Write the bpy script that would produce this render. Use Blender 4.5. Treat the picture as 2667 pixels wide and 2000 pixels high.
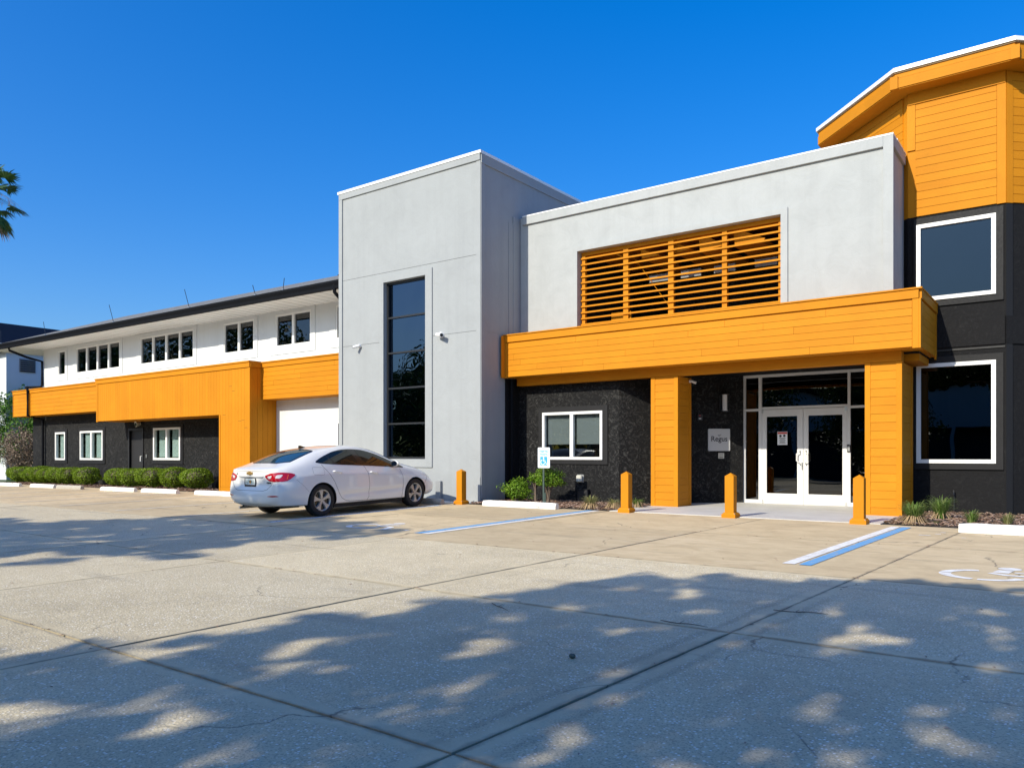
import bpy, bmesh, math, random
import numpy as np
from mathutils import Vector, Matrix
from mathutils.bvhtree import BVHTree
random.seed(7); rng = np.random.default_rng(7)
scene = bpy.context.scene
for o in list(bpy.data.objects): bpy.data.objects.remove(o)

# ------------------------------------------------------------------ camera, world, sun, exposure
CAM_Z = 1.15
cam_d = bpy.data.cameras.new('camera'); cam = bpy.data.objects.new('camera', cam_d)
scene.collection.objects.link(cam); scene.camera = cam
cam.location = (0, 0, CAM_Z)
cam.rotation_euler = (math.radians(90), 0, math.radians(36.4))
cam_d.sensor_width = 36; cam_d.lens = 27.05; cam_d.shift_y = 0.0694
cam_d.clip_start = 0.05; cam_d.clip_end = 2000

SUN = Vector((0.16, 1.0, -0.62)).normalized()          # direction the light travels
sun_el = math.asin(-SUN.z)
sun_az = math.atan2(-SUN.x, -SUN.y)                    # clockwise from +Y of the sun's place
world = bpy.data.worlds.new('World'); scene.world = world; world.use_nodes = True
wn = world.node_tree; wn.nodes.clear()
sky = wn.nodes.new('ShaderNodeTexSky'); sky.sky_type = 'NISHITA'; sky.sun_disc = False
sky.sun_elevation = sun_el; sky.sun_rotation = sun_az
sky.altitude = 0; sky.air_density = 1.0; sky.dust_density = 2.5; sky.ozone_density = 1.5
hsv = wn.nodes.new('ShaderNodeHueSaturation'); hsv.inputs['Saturation'].default_value = 1.95; hsv.inputs['Hue'].default_value = 0.5
bg = wn.nodes.new('ShaderNodeBackground'); bg.inputs['Strength'].default_value = 0.15
wo = wn.nodes.new('ShaderNodeOutputWorld')
gam = wn.nodes.new('ShaderNodeGamma'); gam.inputs[1].default_value = 0.72
tint = wn.nodes.new('ShaderNodeMix'); tint.data_type = 'RGBA'; tint.blend_type = 'MULTIPLY'; tint.inputs[0].default_value = 1.0; tint.inputs[7].default_value = (0.98, 1.38, 1.96, 1)
wn.links.new(sky.outputs[0], gam.inputs[0]); wn.links.new(gam.outputs[0], hsv.inputs['Color']); wn.links.new(hsv.outputs[0], tint.inputs[6]); wn.links.new(tint.outputs[2], bg.inputs['Color']); wn.links.new(bg.outputs[0], wo.inputs[0])

sun_d = bpy.data.lights.new('sun', 'SUN'); sun_d.energy = 5.0; sun_d.angle = math.radians(0.6); sun_d.color = (1.0, 0.925, 0.76)
sun = bpy.data.objects.new('sun', sun_d); scene.collection.objects.link(sun)
sun.rotation_euler = SUN.to_track_quat('-Z', 'Y').to_euler()
vs = scene.view_settings
scene.display_settings.display_device = 'sRGB'
vs.view_transform = 'Standard'; vs.look = 'None'; vs.exposure = 0.15; vs.gamma = 1.0; vs.use_curve_mapping = False
scene.cycles.max_bounces = 8; scene.cycles.transparent_max_bounces = 12
scene.cycles.sample_clamp_indirect = 6

# ------------------------------------------------------------------ materials
MATS = {}
class NT:
    def __init__(s, name):
        m = bpy.data.materials.new(name); m.use_nodes = True; s.m = m; s.t = m.node_tree
        s.b = s.t.nodes['Principled BSDF']; s.out = s.t.nodes['Material Output']; MATS[name] = m
        s._pos = None
    def n(s, typ, **kw):
        x = s.t.nodes.new(typ)
        for k, v in kw.items(): setattr(x, k, v)
        return x
    def l(s, a, b): s.t.links.new(a, b)
    def pos(s):
        if s._pos is None: s._pos = s.n('ShaderNodeNewGeometry')
        return s._pos.outputs['Position']
    def noise(s, scale, detail=4, rough=0.55, vec=None, stretch=None, dist=0.0):
        v = vec or s.pos()
        if stretch:
            mp = s.n('ShaderNodeMapping'); mp.inputs['Scale'].default_value = stretch; s.l(v, mp.inputs['Vector']); v = mp.outputs[0]
        x = s.n('ShaderNodeTexNoise'); x.inputs['Scale'].default_value = scale; x.inputs['Detail'].default_value = detail
        x.inputs['Roughness'].default_value = rough; x.inputs['Distortion'].default_value = dist; s.l(v, x.inputs['Vector']); return x.outputs[0]
    def vor(s, scale, feature='F1', vec=None, rnd=1.0):
        x = s.n('ShaderNodeTexVoronoi'); x.feature = feature; x.inputs['Scale'].default_value = scale; x.inputs['Randomness'].default_value = rnd
        s.l(vec or s.pos(), x.inputs['Vector']); return x
    def ramp(s, fac, stops):
        r = s.n('ShaderNodeValToRGB'); e = r.color_ramp.elements
        while len(e) < len(stops): e.new(0.5)
        for i, (p, c) in enumerate(stops):
            e[i].position = p; e[i].color = (c if len(c) == 4 else (*c, 1)) if not isinstance(c, (int, float)) else (c, c, c, 1)
        s.l(fac, r.inputs[0]); return r.outputs[0]
    def mix(s, fac, a, b, mode='MIX'):
        x = s.n('ShaderNodeMix'); x.data_type = 'RGBA'; x.blend_type = mode
        for sock, v in ((x.inputs[0], fac), (x.inputs[6], a), (x.inputs[7], b)):
            if isinstance(v, (int, float)): sock.default_value = v
            elif isinstance(v, tuple): sock.default_value = (*v, 1) if len(v) == 3 else v
            else: s.l(v, sock)
        return x.outputs[2]
    def math(s, op, a, b=None, clamp=False):
        x = s.n('ShaderNodeMath'); x.operation = op; x.use_clamp = clamp
        for i, v in enumerate((a, b)):
            if v is None: continue
            if isinstance(v, (int, float)): x.inputs[i].default_value = v
            else: s.l(v, x.inputs[i])
        return x.outputs[0]
    def bump(s, h, strength=0.3, dist=0.01, prev=None):
        x = s.n('ShaderNodeBump'); x.inputs['Strength'].default_value = strength; x.inputs['Distance'].default_value = dist
        s.l(h, x.inputs['Height'])
        if prev is not None: s.l(prev, x.inputs['Normal'])
        s.l(x.outputs[0], s.b.inputs['Normal']); return x.outputs[0]
    def col(s, c):
        if isinstance(c, tuple): s.b.inputs['Base Color'].default_value = (*c, 1)
        else: s.l(c, s.b.inputs['Base Color'])
    def rough(s, r):
        if isinstance(r, (int, float)): s.b.inputs['Roughness'].default_value = r
        else: s.l(r, s.b.inputs['Roughness'])
def sc(c, k): return tuple(min(1, v*k) for v in c)

def paint(name, c, rough=0.5, var=0.08, dirt=0.0, bump=0.0, spec=0.5, metal=0.0, objvar=0.0):
    t = NT(name)
    n = t.noise(1.3, 5); n2 = t.noise(22, 3)
    f = t.mix(0.35, n, n2)
    x = t.ramp(f, [(0.25, sc(c, 1-var)), (0.75, sc(c, 1+var))])
    if objvar:
        oi = t.n('ShaderNodeObjectInfo'); x = t.mix(1.0, x, t.ramp(oi.outputs['Random'], [(0, (1-objvar,)*3), (1, (1.0,)*3)]), 'MULTIPLY')
    if dirt:
        d = t.ramp(t.noise(3.2, 8, 0.7, stretch=(1, 1, 0.35)), [(0.52, 0.0), (0.75, 1.0)])
        x = t.mix(t.math('MULTIPLY', d, dirt), x, sc(c, 0.55))
    t.col(x); t.rough(t.ramp(n2, [(0.3, rough*0.85), (0.7, min(1, rough*1.15))]))
    t.b.inputs['Specular IOR Level'].default_value = spec; t.b.inputs['Metallic'].default_value = metal
    if bump: t.bump(t.noise(60, 4), bump, 0.004)
    return t.m

def stucco(name, c, var=0.09, blot=(1, 1, 1)):
    t = NT(name)
    big = t.noise(0.55, 4, 0.6, dist=1.2); mid = t.noise(2.6, 6, 0.65, dist=0.6); fine = t.noise(70, 4, 0.6)
    x = t.ramp(t.mix(0.45, big, mid), [(0.30, sc(c, 1-var)), (0.5, c), (0.70, sc(c, 1+var*0.7))])
    streak = t.ramp(t.noise(1.1, 7, 0.72, stretch=(2.2, 2.2, 0.10)), [(0.48, 0.0), (0.75, 0.55)])
    x = t.mix(streak, x, sc(c, 0.86))
    t.col(x); t.rough(0.82); t.b.inputs['Specular IOR Level'].default_value = 0.25
    b = t.bump(fine, 0.5, 0.005); t.bump(mid, 0.4, 0.03, b)
    return t.m
stucco('stucco_light_grey', (0.385, 0.402, 0.412), 0.12)
stucco('stucco_mid_grey', (0.322, 0.340, 0.354), 0.08)
stucco('stucco_white', (0.62, 0.635, 0.645), 0.035)
stucco('stucco_far_grey', (0.62, 0.66, 0.70), 0.03)

def black_stucco(name, base=(0.0085, 0.0087, 0.0098), light=(0.15, 0.148, 0.144)):
    t = NT(name)
    wv = t.noise(5.5, 9, 0.80, dist=3.0); w2 = t.noise(1.0, 4, 0.6); w3 = t.noise(26, 5, 0.7, dist=1.0)
    f = t.math('MULTIPLY', t.ramp(wv, [(0.50, 0.0), (0.66, 1.0)]), t.ramp(w3, [(0.35, 0.2), (0.7, 1.0)]))
    f = t.math('MULTIPLY', f, t.ramp(w2, [(0.3, 0.35), (0.7, 1.0)]))
    t.col(t.mix(f, base, light)); t.rough(0.8); t.b.inputs['Specular IOR Level'].default_value = 0.18
    b = t.bump(wv, 0.8, 0.02); t.bump(w3, 0.5, 0.006, b)
    return t.m
black_stucco('stucco_black')
black_stucco('stucco_black_smooth', (0.010, 0.010, 0.0115), (0.034, 0.034, 0.035))
ORANGE = (0.575, 0.222, 0.010)
def orange(name, stretch, c=ORANGE):
    t = NT(name)
    g = t.noise(9, 6, 0.65, stretch=stretch); n = t.noise(1.1, 4); oi = t.n('ShaderNodeObjectInfo')
    x = t.ramp(t.mix(0.4, n, g), [(0.25, sc(c, 0.84)), (0.75, sc(c, 1.08))])
    x = t.mix(1.0, x, t.ramp(oi.outputs['Random'], [(0, (0.92, 0.90, 0.9)), (1, (1.0, 1.0, 1.0))]), 'MULTIPLY')
    d = t.ramp(t.noise(2.7, 8, 0.72), [(0.56, 0.0), (0.78, 0.6)])
    x = t.mix(d, x, sc(c, 0.72))
    t.col(x); t.rough(0.6); t.b.inputs['Specular IOR Level'].default_value = 0.12
    b = t.bump(g, 0.35, 0.004); t.bump(n, 0.2, 0.02, b)
    return t.m
orange('orange_paint', (0.6, 3, 6))
orange('orange_paint_vertical', (6, 3, 0.6))
paint('white_vinyl', (0.80, 0.80, 0.79), 0.35, 0.02, 0.15)
paint('aluminium_white', (0.70, 0.70, 0.70), 0.35, 0.03, 0.15)
paint('black_metal', (0.018, 0.019, 0.022), 0.38, 0.1)
paint('black_trim', (0.017, 0.017, 0.019), 0.6, 0.12, 0.2, 0.2, spec=0.2)
paint('gutter_black', (0.008, 0.009, 0.012), 0.7, 0.1, spec=0.06)
paint('soffit_white', (0.78, 0.77, 0.74), 0.55, 0.03)
paint('cap_white', (0.82, 0.82, 0.82), 0.35, 0.02, 0.1)
paint('door_black', (0.02, 0.02, 0.023), 0.45, 0.08)
paint('interior_dark', (0.05, 0.05, 0.052), 0.8, 0.1)
paint('interior_grey', (0.32, 0.32, 0.31), 0.7, 0.05)
paint('blind_grey', (0.26, 0.27, 0.28), 0.8, 0.04)
paint('blind_green', (0.58, 0.68, 0.64), 0.8, 0.04)
paint('navy_roof', (0.006, 0.008, 0.035), 0.45, 0.15)
paint('steel', (0.55, 0.56, 0.57), 0.3, 0.05, metal=0.8)
paint('plastic_beige', (0.55, 0.54, 0.48), 0.5, 0.06, 0.2)
paint('plastic_white', (0.8, 0.8, 0.8), 0.35, 0.02)
paint('sign_grey', (0.50, 0.51, 0.52), 0.4, 0.02)
paint('ink_black', (0.01, 0.01, 0.012), 0.5, 0.0)
paint('sign_white', (0.78, 0.80, 0.82), 0.3, 0.03)
paint('sign_blue', (0.05, 0.36, 0.78), 0.35, 0.06)
paint('sign_pale_blue', (0.12, 0.42, 0.68), 0.4, 0.06)
paint('sign_red', (0.55, 0.06, 0.05), 0.4, 0.05)
paint('red_led', (0.5, 0.02, 0.02), 0.3, 0.0)
paint('post_green', (0.05, 0.08, 0.07), 0.5, 0.1)
paint('bark', (0.14, 0.105, 0.08), 0.9, 0.3, bump=0.8)
paint('soil', (0.035, 0.028, 0.022), 0.95, 0.3, bump=0.8)
paint('rubber', (0.010, 0.010, 0.011), 0.75, 0.15, bump=0.2)
paint('tan_leaf', (0.34, 0.24, 0.13), 0.85, 0.2)

def wheelstop_mat(name, c, c2):
    t = NT(name)
    n = t.noise(6, 8, 0.75); n2 = t.noise(40, 4, 0.7)
    x = t.mix(t.ramp(n, [(0.52, 0.0), (0.66, 0.7)]), c, c2)
    x = t.mix(t.ramp(n2, [(0.62, 0.0), (0.72, 0.6)]), x, sc(c2, 0.7))
    x = t.mix(t.ramp(t.noise(2.2, 8, 0.75, stretch=(1, 1, 3)), [(0.56, 0.0), (0.68, 0.65)]), x, (0.10, 0.09, 0.08))
    t.col(x); t.rough(0.8); t.bump(n2, 0.4, 0.004); return t.m
wheelstop_mat('wheelstop_white', (0.80, 0.78, 0.73), (0.52, 0.47, 0.40))
wheelstop_mat('wheelstop_bare', (0.40, 0.37, 0.32), (0.27, 0.24, 0.20))

def roadpaint(name, c):
    t = NT(name)
    n = t.noise(9, 8, 0.75); n2 = t.noise(90, 3, 0.7)
    x = t.mix(t.ramp(n, [(0.46, 0.0), (0.72, 0.75)]), c, (0.46, 0.40, 0.30))
    x = t.mix(t.ramp(n2, [(0.60, 0.0), (0.70, 0.45)]), x, (0.34, 0.3, 0.24))
    t.col(x); t.rough(0.75); return t.m
roadpaint('road_white', (0.82, 0.82, 0.81)); roadpaint('road_blue', (0.10, 0.36, 0.68)); roadpaint('road_faded', (0.68, 0.65, 0.58))

def concrete(name, aggregate=True):
    t = NT(name)
    uv = t.n('ShaderNodeUVMap').outputs[0]; oi = t.n('ShaderNodeObjectInfo')
    big = t.noise(0.35, 5, 0.6); mid = t.noise(2.2, 7, 0.7, dist=0.8); fine = t.noise(95, 4, 0.7)
    if aggregate: a, b, c_ = (0.50, 0.42, 0.275), (0.66, 0.56, 0.37), (0.74, 0.64, 0.44)
    else: a, b, c_ = (0.50, 0.39, 0.235), (0.64, 0.51, 0.315), (0.72, 0.585, 0.385)
    x = t.ramp(t.mix(0.5, big, mid), [(0.30, a), (0.5, b), (0.70, c_)])
    x = t.mix(1.0, x, t.ramp(oi.outputs['Random'], [(0, (0.82, 0.83, 0.85)), (0.5, (0.93, 0.93, 0.93)), (1, (1.0, 1.0, 1.0))]), 'MULTIPLY')
    sep = t.n('ShaderNodeSeparateXYZ'); t.l(uv, sep.inputs[0])
    def edge(s_): return t.math('MINIMUM', s_, t.math('SUBTRACT', 1.0, s_))
    e = t.math('MINIMUM', t.math('MULTIPLY', edge(sep.outputs[0]), 3.2), t.math('MULTIPLY', edge(sep.outputs[1]), 2.9))
    e = t.math('ADD', e, t.math('MULTIPLY', t.math('SUBTRACT', t.noise(5, 5, 0.6), 0.5), 0.10))
    inner = t.ramp(e, [(0.06, 0.0), (0.12, 1.0)])
    if aggregate:
        v = t.vor(52); v2 = t.vor(115)
        s1 = t.n('ShaderNodeSeparateColor'); t.l(v.outputs['Color'], s1.inputs[0])
        s2 = t.n('ShaderNodeSeparateColor'); t.l(v2.outputs['Color'], s2.inputs[0])
        dens = t.ramp(t.noise(1.4, 5, 0.65), [(0.3, 0.45), (0.7, 1.0)])
        w = t.math('MULTIPLY', t.math('MULTIPLY', t.ramp(s1.outputs[0], [(0.74, 0.0), (0.76, 1.0)]), t.ramp(v.outputs['Distance'], [(0.30, 1.0), (0.42, 0.0)])), dens)
        w = t.math('MULTIPLY', w, inner)
        d = t.math('MULTIPLY', t.ramp(s2.outputs[1], [(0.70, 0.0), (0.74, 1.0)]), inner)
        x = t.mix(t.math('MULTIPLY', d, 0.38), x, (0.20, 0.17, 0.135))
        x = t.mix(t.math('MULTIPLY', w, 0.95), x, (0.92, 0.89, 0.82))
        h = t.mix(0.5, v.outputs['Distance'], fine)
        t.bump(h, 0.8, 0.008)
    else:
        st = t.ramp(t.noise(1.7, 8, 0.75, stretch=(1.0, 2.5, 1), dist=1.0), [(0.45, 0.0), (0.72, 1.0)])
        x = t.mix(t.math('MULTIPLY', st, 0.45), x, (0.30, 0.215, 0.125))
        x = t.mix(t.ramp(t.noise(3.5, 6, 0.7, stretch=(1, 3, 1)), [(0.62, 0.0), (0.72, 0.5)]), x, (0.64, 0.57, 0.45))
        x = t.mix(t.ramp(fine, [(0.60, 0.0), (0.72, 0.35)]), x, (0.25, 0.2, 0.15))
        t.bump(fine, 0.25, 0.003)
    # darker grime hugging the joints
    g = t.ramp(e, [(0.0, 0.5), (0.03, 0.0)])
    x = t.mix(g, x, (0.16, 0.135, 0.105))
    # damp-looking stain bands running along one joint
    p = t.n('ShaderNodeSeparateXYZ'); t.l(t.pos(), p.inputs[0])
    dj = t.math('SUBTRACT', p.outputs[0], t.math('ADD', t.math('MULTIPLY', p.outputs[1], 0.08), -2.5))
    wob = t.math('MULTIPLY', t.math('SUBTRACT', t.noise(1.3, 6, 0.6), 0.5), 0.16)
    dj = t.math('ADD', t.math('ABSOLUTE', dj), wob)
    band = t.ramp(dj, [(0.0, 0.0), (0.11, 0.1), (0.14, 1.0), (0.17, 1.0), (0.20, 0.0)])
    yr = t.math('MULTIPLY', t.ramp(t.math('MULTIPLY', p.outputs[1], 0.1), [(0.22, 0.0), (0.30, 1.0), (0.66, 1.0), (0.76, 0.0)]), 0.22)
    x = t.mix(t.math('MULTIPLY', band, yr), x, (0.10, 0.09, 0.075))
    # wandering hairline cracks, broken up along their length
    nv = t.n('ShaderNodeTexNoise'); nv.inputs['Scale'].default_value = 2.2; nv.inputs['Detail'].default_value = 5; t.l(t.pos(), nv.inputs['Vector'])
    av = t.n('ShaderNodeVectorMath'); av.operation = 'MULTIPLY_ADD'; av.inputs[1].default_value = (0.55, 0.55, 0.0); t.l(nv.outputs['Color'], av.inputs[0]); t.l(t.pos(), av.inputs[2])
    ve = t.vor(0.33, 'DISTANCE_TO_EDGE', vec=av.outputs[0])
    ck = t.math('MULTIPLY', t.ramp(ve.outputs['Distance'], [(0.0, 1.0), (0.0022, 0.0)]), t.ramp(t.noise(0.7, 3), [(0.50, 0.0), (0.58, 0.75)]))
    x = t.mix(ck, x, (0.10, 0.085, 0.07))
    # faint curved tyre rub along the driving lane
    ty = t.math('MULTIPLY', t.ramp(t.noise(1.0, 3, 0.5, stretch=(0.12, 3.2, 1), dist=0.6), [(0.60, 0.0), (0.66, 0.28)]), t.ramp(t.noise(0.5, 3), [(0.45, 0.0), (0.6, 1.0)]))
    x = t.mix(ty, x, (0.17, 0.155, 0.135))
    # oil and water spots
    sp = t.ramp(t.vor(0.55).outputs['Distance'], [(0.0, 0.35), (0.12, 0.0)])
    x = t.mix(sp, x, (0.2, 0.17, 0.13))
    t.col(x); t.rough(t.ramp(mid, [(0.3, 0.72), (0.7, 0.92)])); t.b.inputs['Specular IOR Level'].default_value = 0.3
    return t.m
concrete('concrete_aggregate', True); concrete('concrete_smooth', False)
def pale_concrete():
    t = NT('concrete_pale')
    n = t.noise(1.3, 6, 0.65); f = t.noise(80, 3)
    x = t.ramp(n, [(0.3, (0.50, 0.48, 0.45)), (0.7, (0.62, 0.605, 0.575))])
    x = t.mix(t.ramp(t.noise(4, 7, 0.75, dist=1), [(0.58, 0), (0.75, 0.4)]), x, (0.42, 0.38, 0.33))
    t.col(x); t.rough(0.6); t.bump(f, 0.15, 0.002); return t.m
pale_concrete()

def shingle():
    t = NT('shingle')
    b = t.n('ShaderNodeTexBrick'); b.inputs['Scale'].default_value = 1.0; b.inputs['Brick Width'].default_value = 0.33; b.inputs['Row Height'].default_value = 0.14
    b.inputs['Mortar Size'].default_value = 0.008; b.inputs['Color1'].default_value = (0.09, 0.09, 0.09, 1); b.inputs['Color2'].default_value = (0.22, 0.22, 0.21, 1)
    b.inputs['Mortar'].default_value = (0.03, 0.03, 0.03, 1); t.l(t.pos(), b.inputs['Vector'])
    t.col(t.mix(0.5, b.outputs[0], t.ramp(t.noise(60, 4, 0.7), [(0.3, 0.05), (0.7, 0.3)]))); t.rough(0.9); t.bump(b.outputs[0], 0.6, 0.01)
shingle()

def glass(name, tint=(0.30, 0.34, 0.35), ior=1.9, warp=0.02, coat=(0.92, 0.95, 1)):
    m = bpy.data.materials.new(name); m.use_nodes = True; t = m.node_tree; t.nodes.clear(); MATS[name] = m
    g = t.nodes.new('ShaderNodeNewGeometry'); nz = t.nodes.new('ShaderNodeTexNoise'); nz.inputs['Scale'].default_value = 1.1; nz.inputs['Detail'].default_value = 1
    t.links.new(g.outputs['Position'], nz.inputs['Vector'])
    bp = t.nodes.new('ShaderNodeBump'); bp.inputs['Strength'].default_value = warp; bp.inputs['Distance'].default_value = 0.15; t.links.new(nz.outputs[0], bp.inputs['Height'])
    tr = t.nodes.new('ShaderNodeBsdfTransparent'); tr.inputs[0].default_value = (*tint, 1)
    gl = t.nodes.new('ShaderNodeBsdfGlossy'); gl.inputs['Roughness'].default_value = 0.006; gl.inputs[0].default_value = (*coat, 1)
    # Schlick reflectance from the unsigned angle, the same on both faces of the pane
    f0 = ((ior-1)/(ior+1))**2
    vm = t.nodes.new('ShaderNodeVectorMath'); vm.operation = 'DOT_PRODUCT'; t.links.new(g.outputs['Incoming'], vm.inputs[0]); t.links.new(g.outputs['True Normal'], vm.inputs[1])
    def mth(op, a, b=None):
        x = t.nodes.new('ShaderNodeMath'); x.operation = op
        for i, q in enumerate((a, b)):
            if q is None: continue
            if isinstance(q, (int, float)): x.inputs[i].default_value = q
            else: t.links.new(q, x.inputs[i])
        return x.outputs[0]
    fr = mth('ADD', f0, mth('MULTIPLY', 1-f0, mth('POWER', mth('SUBTRACT', 1.0, mth('ABSOLUTE', vm.outputs['Value'])), 5.0)))
    t.links.new(bp.outputs[0], gl.inputs['Normal'])
    mx = t.nodes.new('ShaderNodeMixShader'); o = t.nodes.new('ShaderNodeOutputMaterial')
    t.links.new(fr, mx.inputs[0]); t.links.new(tr.outputs[0], mx.inputs[1]); t.links.new(gl.outputs[0], mx.inputs[2]); t.links.new(mx.outputs[0], o.inputs[0])
    return m
glass('glass_window', (0.30, 0.34, 0.35), 1.75); glass('glass_clear', (0.78, 0.82, 0.82), 1.5); glass('glass_dark', (0.07, 0.08, 0.09), 1.7); glass('glass_tower', (0.03, 0.035, 0.045), 2.1, 0.06, (0.55, 0.76, 1.0)); glass('glass_blue', (0.04, 0.045, 0.055), 1.65, 0.04, (0.42, 0.66, 1.0))

def leafmat(name, c1, c2, c3, trans=0.35):
    t = NT(name)
    g = t.n('ShaderNodeNewGeometry'); n = t.noise(3.0, 3)
    x = t.ramp(g.outputs['Random Per Island'], [(0, c1), (0.5, c2), (1, c3)])
    x = t.mix(1.0, x, t.ramp(n, [(0.3, 0.75), (0.7, 1.0)]), 'MULTIPLY')
    t.col(x); t.rough(0.5); t.b.inputs['Specular IOR Level'].default_value = 0.3
    tl = t.n('ShaderNodeBsdfTranslucent'); t.l(x, tl.inputs[0]); ms = t.n('ShaderNodeMixShader'); ms.inputs[0].default_value = trans
    t.l(t.b.outputs[0], ms.inputs[1]); t.l(tl.outputs[0], ms.inputs[2]); t.l(ms.outputs[0], t.out.inputs[0]); return t.m
leafmat('leaf_hedge', (0.10, 0.17, 0.010), (0.19, 0.30, 0.016), (0.32, 0.44, 0.03))
leafmat('leaf_bush', (0.08, 0.17, 0.012), (0.16, 0.31, 0.02), (0.30, 0.46, 0.05))
leafmat('leaf_tree', (0.03, 0.06, 0.012), (0.05, 0.10, 0.018), (0.085, 0.14, 0.03), 0.2)
leafmat('leaf_light', (0.06, 0.15, 0.015), (0.10, 0.24, 0.03), (0.2, 0.36, 0.06))
leafmat('leaf_dry', (0.13, 0.09, 0.065), (0.24, 0.18, 0.14), (0.36, 0.28, 0.22), 0.15)
leafmat('leaf_palm', (0.03, 0.075, 0.02), (0.05, 0.12, 0.03), (0.12, 0.19, 0.05), 0.2)
leafmat('blade_green', (0.10, 0.19, 0.03), (0.18, 0.29, 0.06), (0.36, 0.42, 0.16))
leafmat('blade_mixed', (0.36, 0.28, 0.15), (0.22, 0.28, 0.08), (0.42, 0.40, 0.20))
leafmat('mulch', (0.20, 0.11, 0.075), (0.42, 0.27, 0.20), (0.66, 0.50, 0.41), 0.0)
leafmat('grass_lawn', (0.04, 0.08, 0.015), (0.06, 0.11, 0.02), (0.09, 0.14, 0.03), 0.1)

def carpaint():
    t = NT('car_white'); t.col((0.80, 0.79, 0.765)); t.rough(0.28); t.b.inputs['Coat Weight'].default_value = 1.0; t.b.inputs['Coat Roughness'].default_value = 0.03
    t.b.inputs['Specular IOR Level'].default_value = 0.5
carpaint()
def glossy(name, c, rough=0.05, ior=1.5, coat=0.0, metal=0.0):
    t = NT(name); t.col(c); t.rough(rough); t.b.inputs['IOR'].default_value = ior; t.b.inputs['Coat Weight'].default_value = coat; t.b.inputs['Metallic'].default_value = metal; return t.m
glossy('car_glass', (0.010, 0.016, 0.015), 0.02, 1.5); glossy('car_rear_glass', (0.02, 0.05, 0.07), 0.03, 1.8)
glossy('car_black', (0.008, 0.008, 0.009), 0.22, 1.5, 0.3); glossy('car_seam', (0.02, 0.02, 0.022), 0.6)
glossy('lamp_red', (0.42, 0.003, 0.012), 0.08, 1.55, 0.8); glossy('lamp_clear', (0.62, 0.60, 0.60), 0.1, 1.6, 0.6); glossy('lamp_amber', (0.85, 0.12, 0.03), 0.15)
glossy('gold', (0.62, 0.38, 0.12), 0.3, 1.5, 0.2, 0.7); glossy('chrome', (0.75, 0.75, 0.76), 0.12, 1.5, 0, 1.0); glossy('hubcap', (0.50, 0.485, 0.45), 0.35, 1.5, 0.2, 0.45)
glossy('mirror_glass', (0.3, 0.33, 0.36), 0.02, 1.5, 0, 1.0); glossy('plate_white', (0.7, 0.74, 0.72), 0.4); glossy('plate_orange', (0.75, 0.28, 0.05), 0.5); glossy('plate_green', (0.04, 0.2, 0.1), 0.5)
M = MATS

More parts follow.
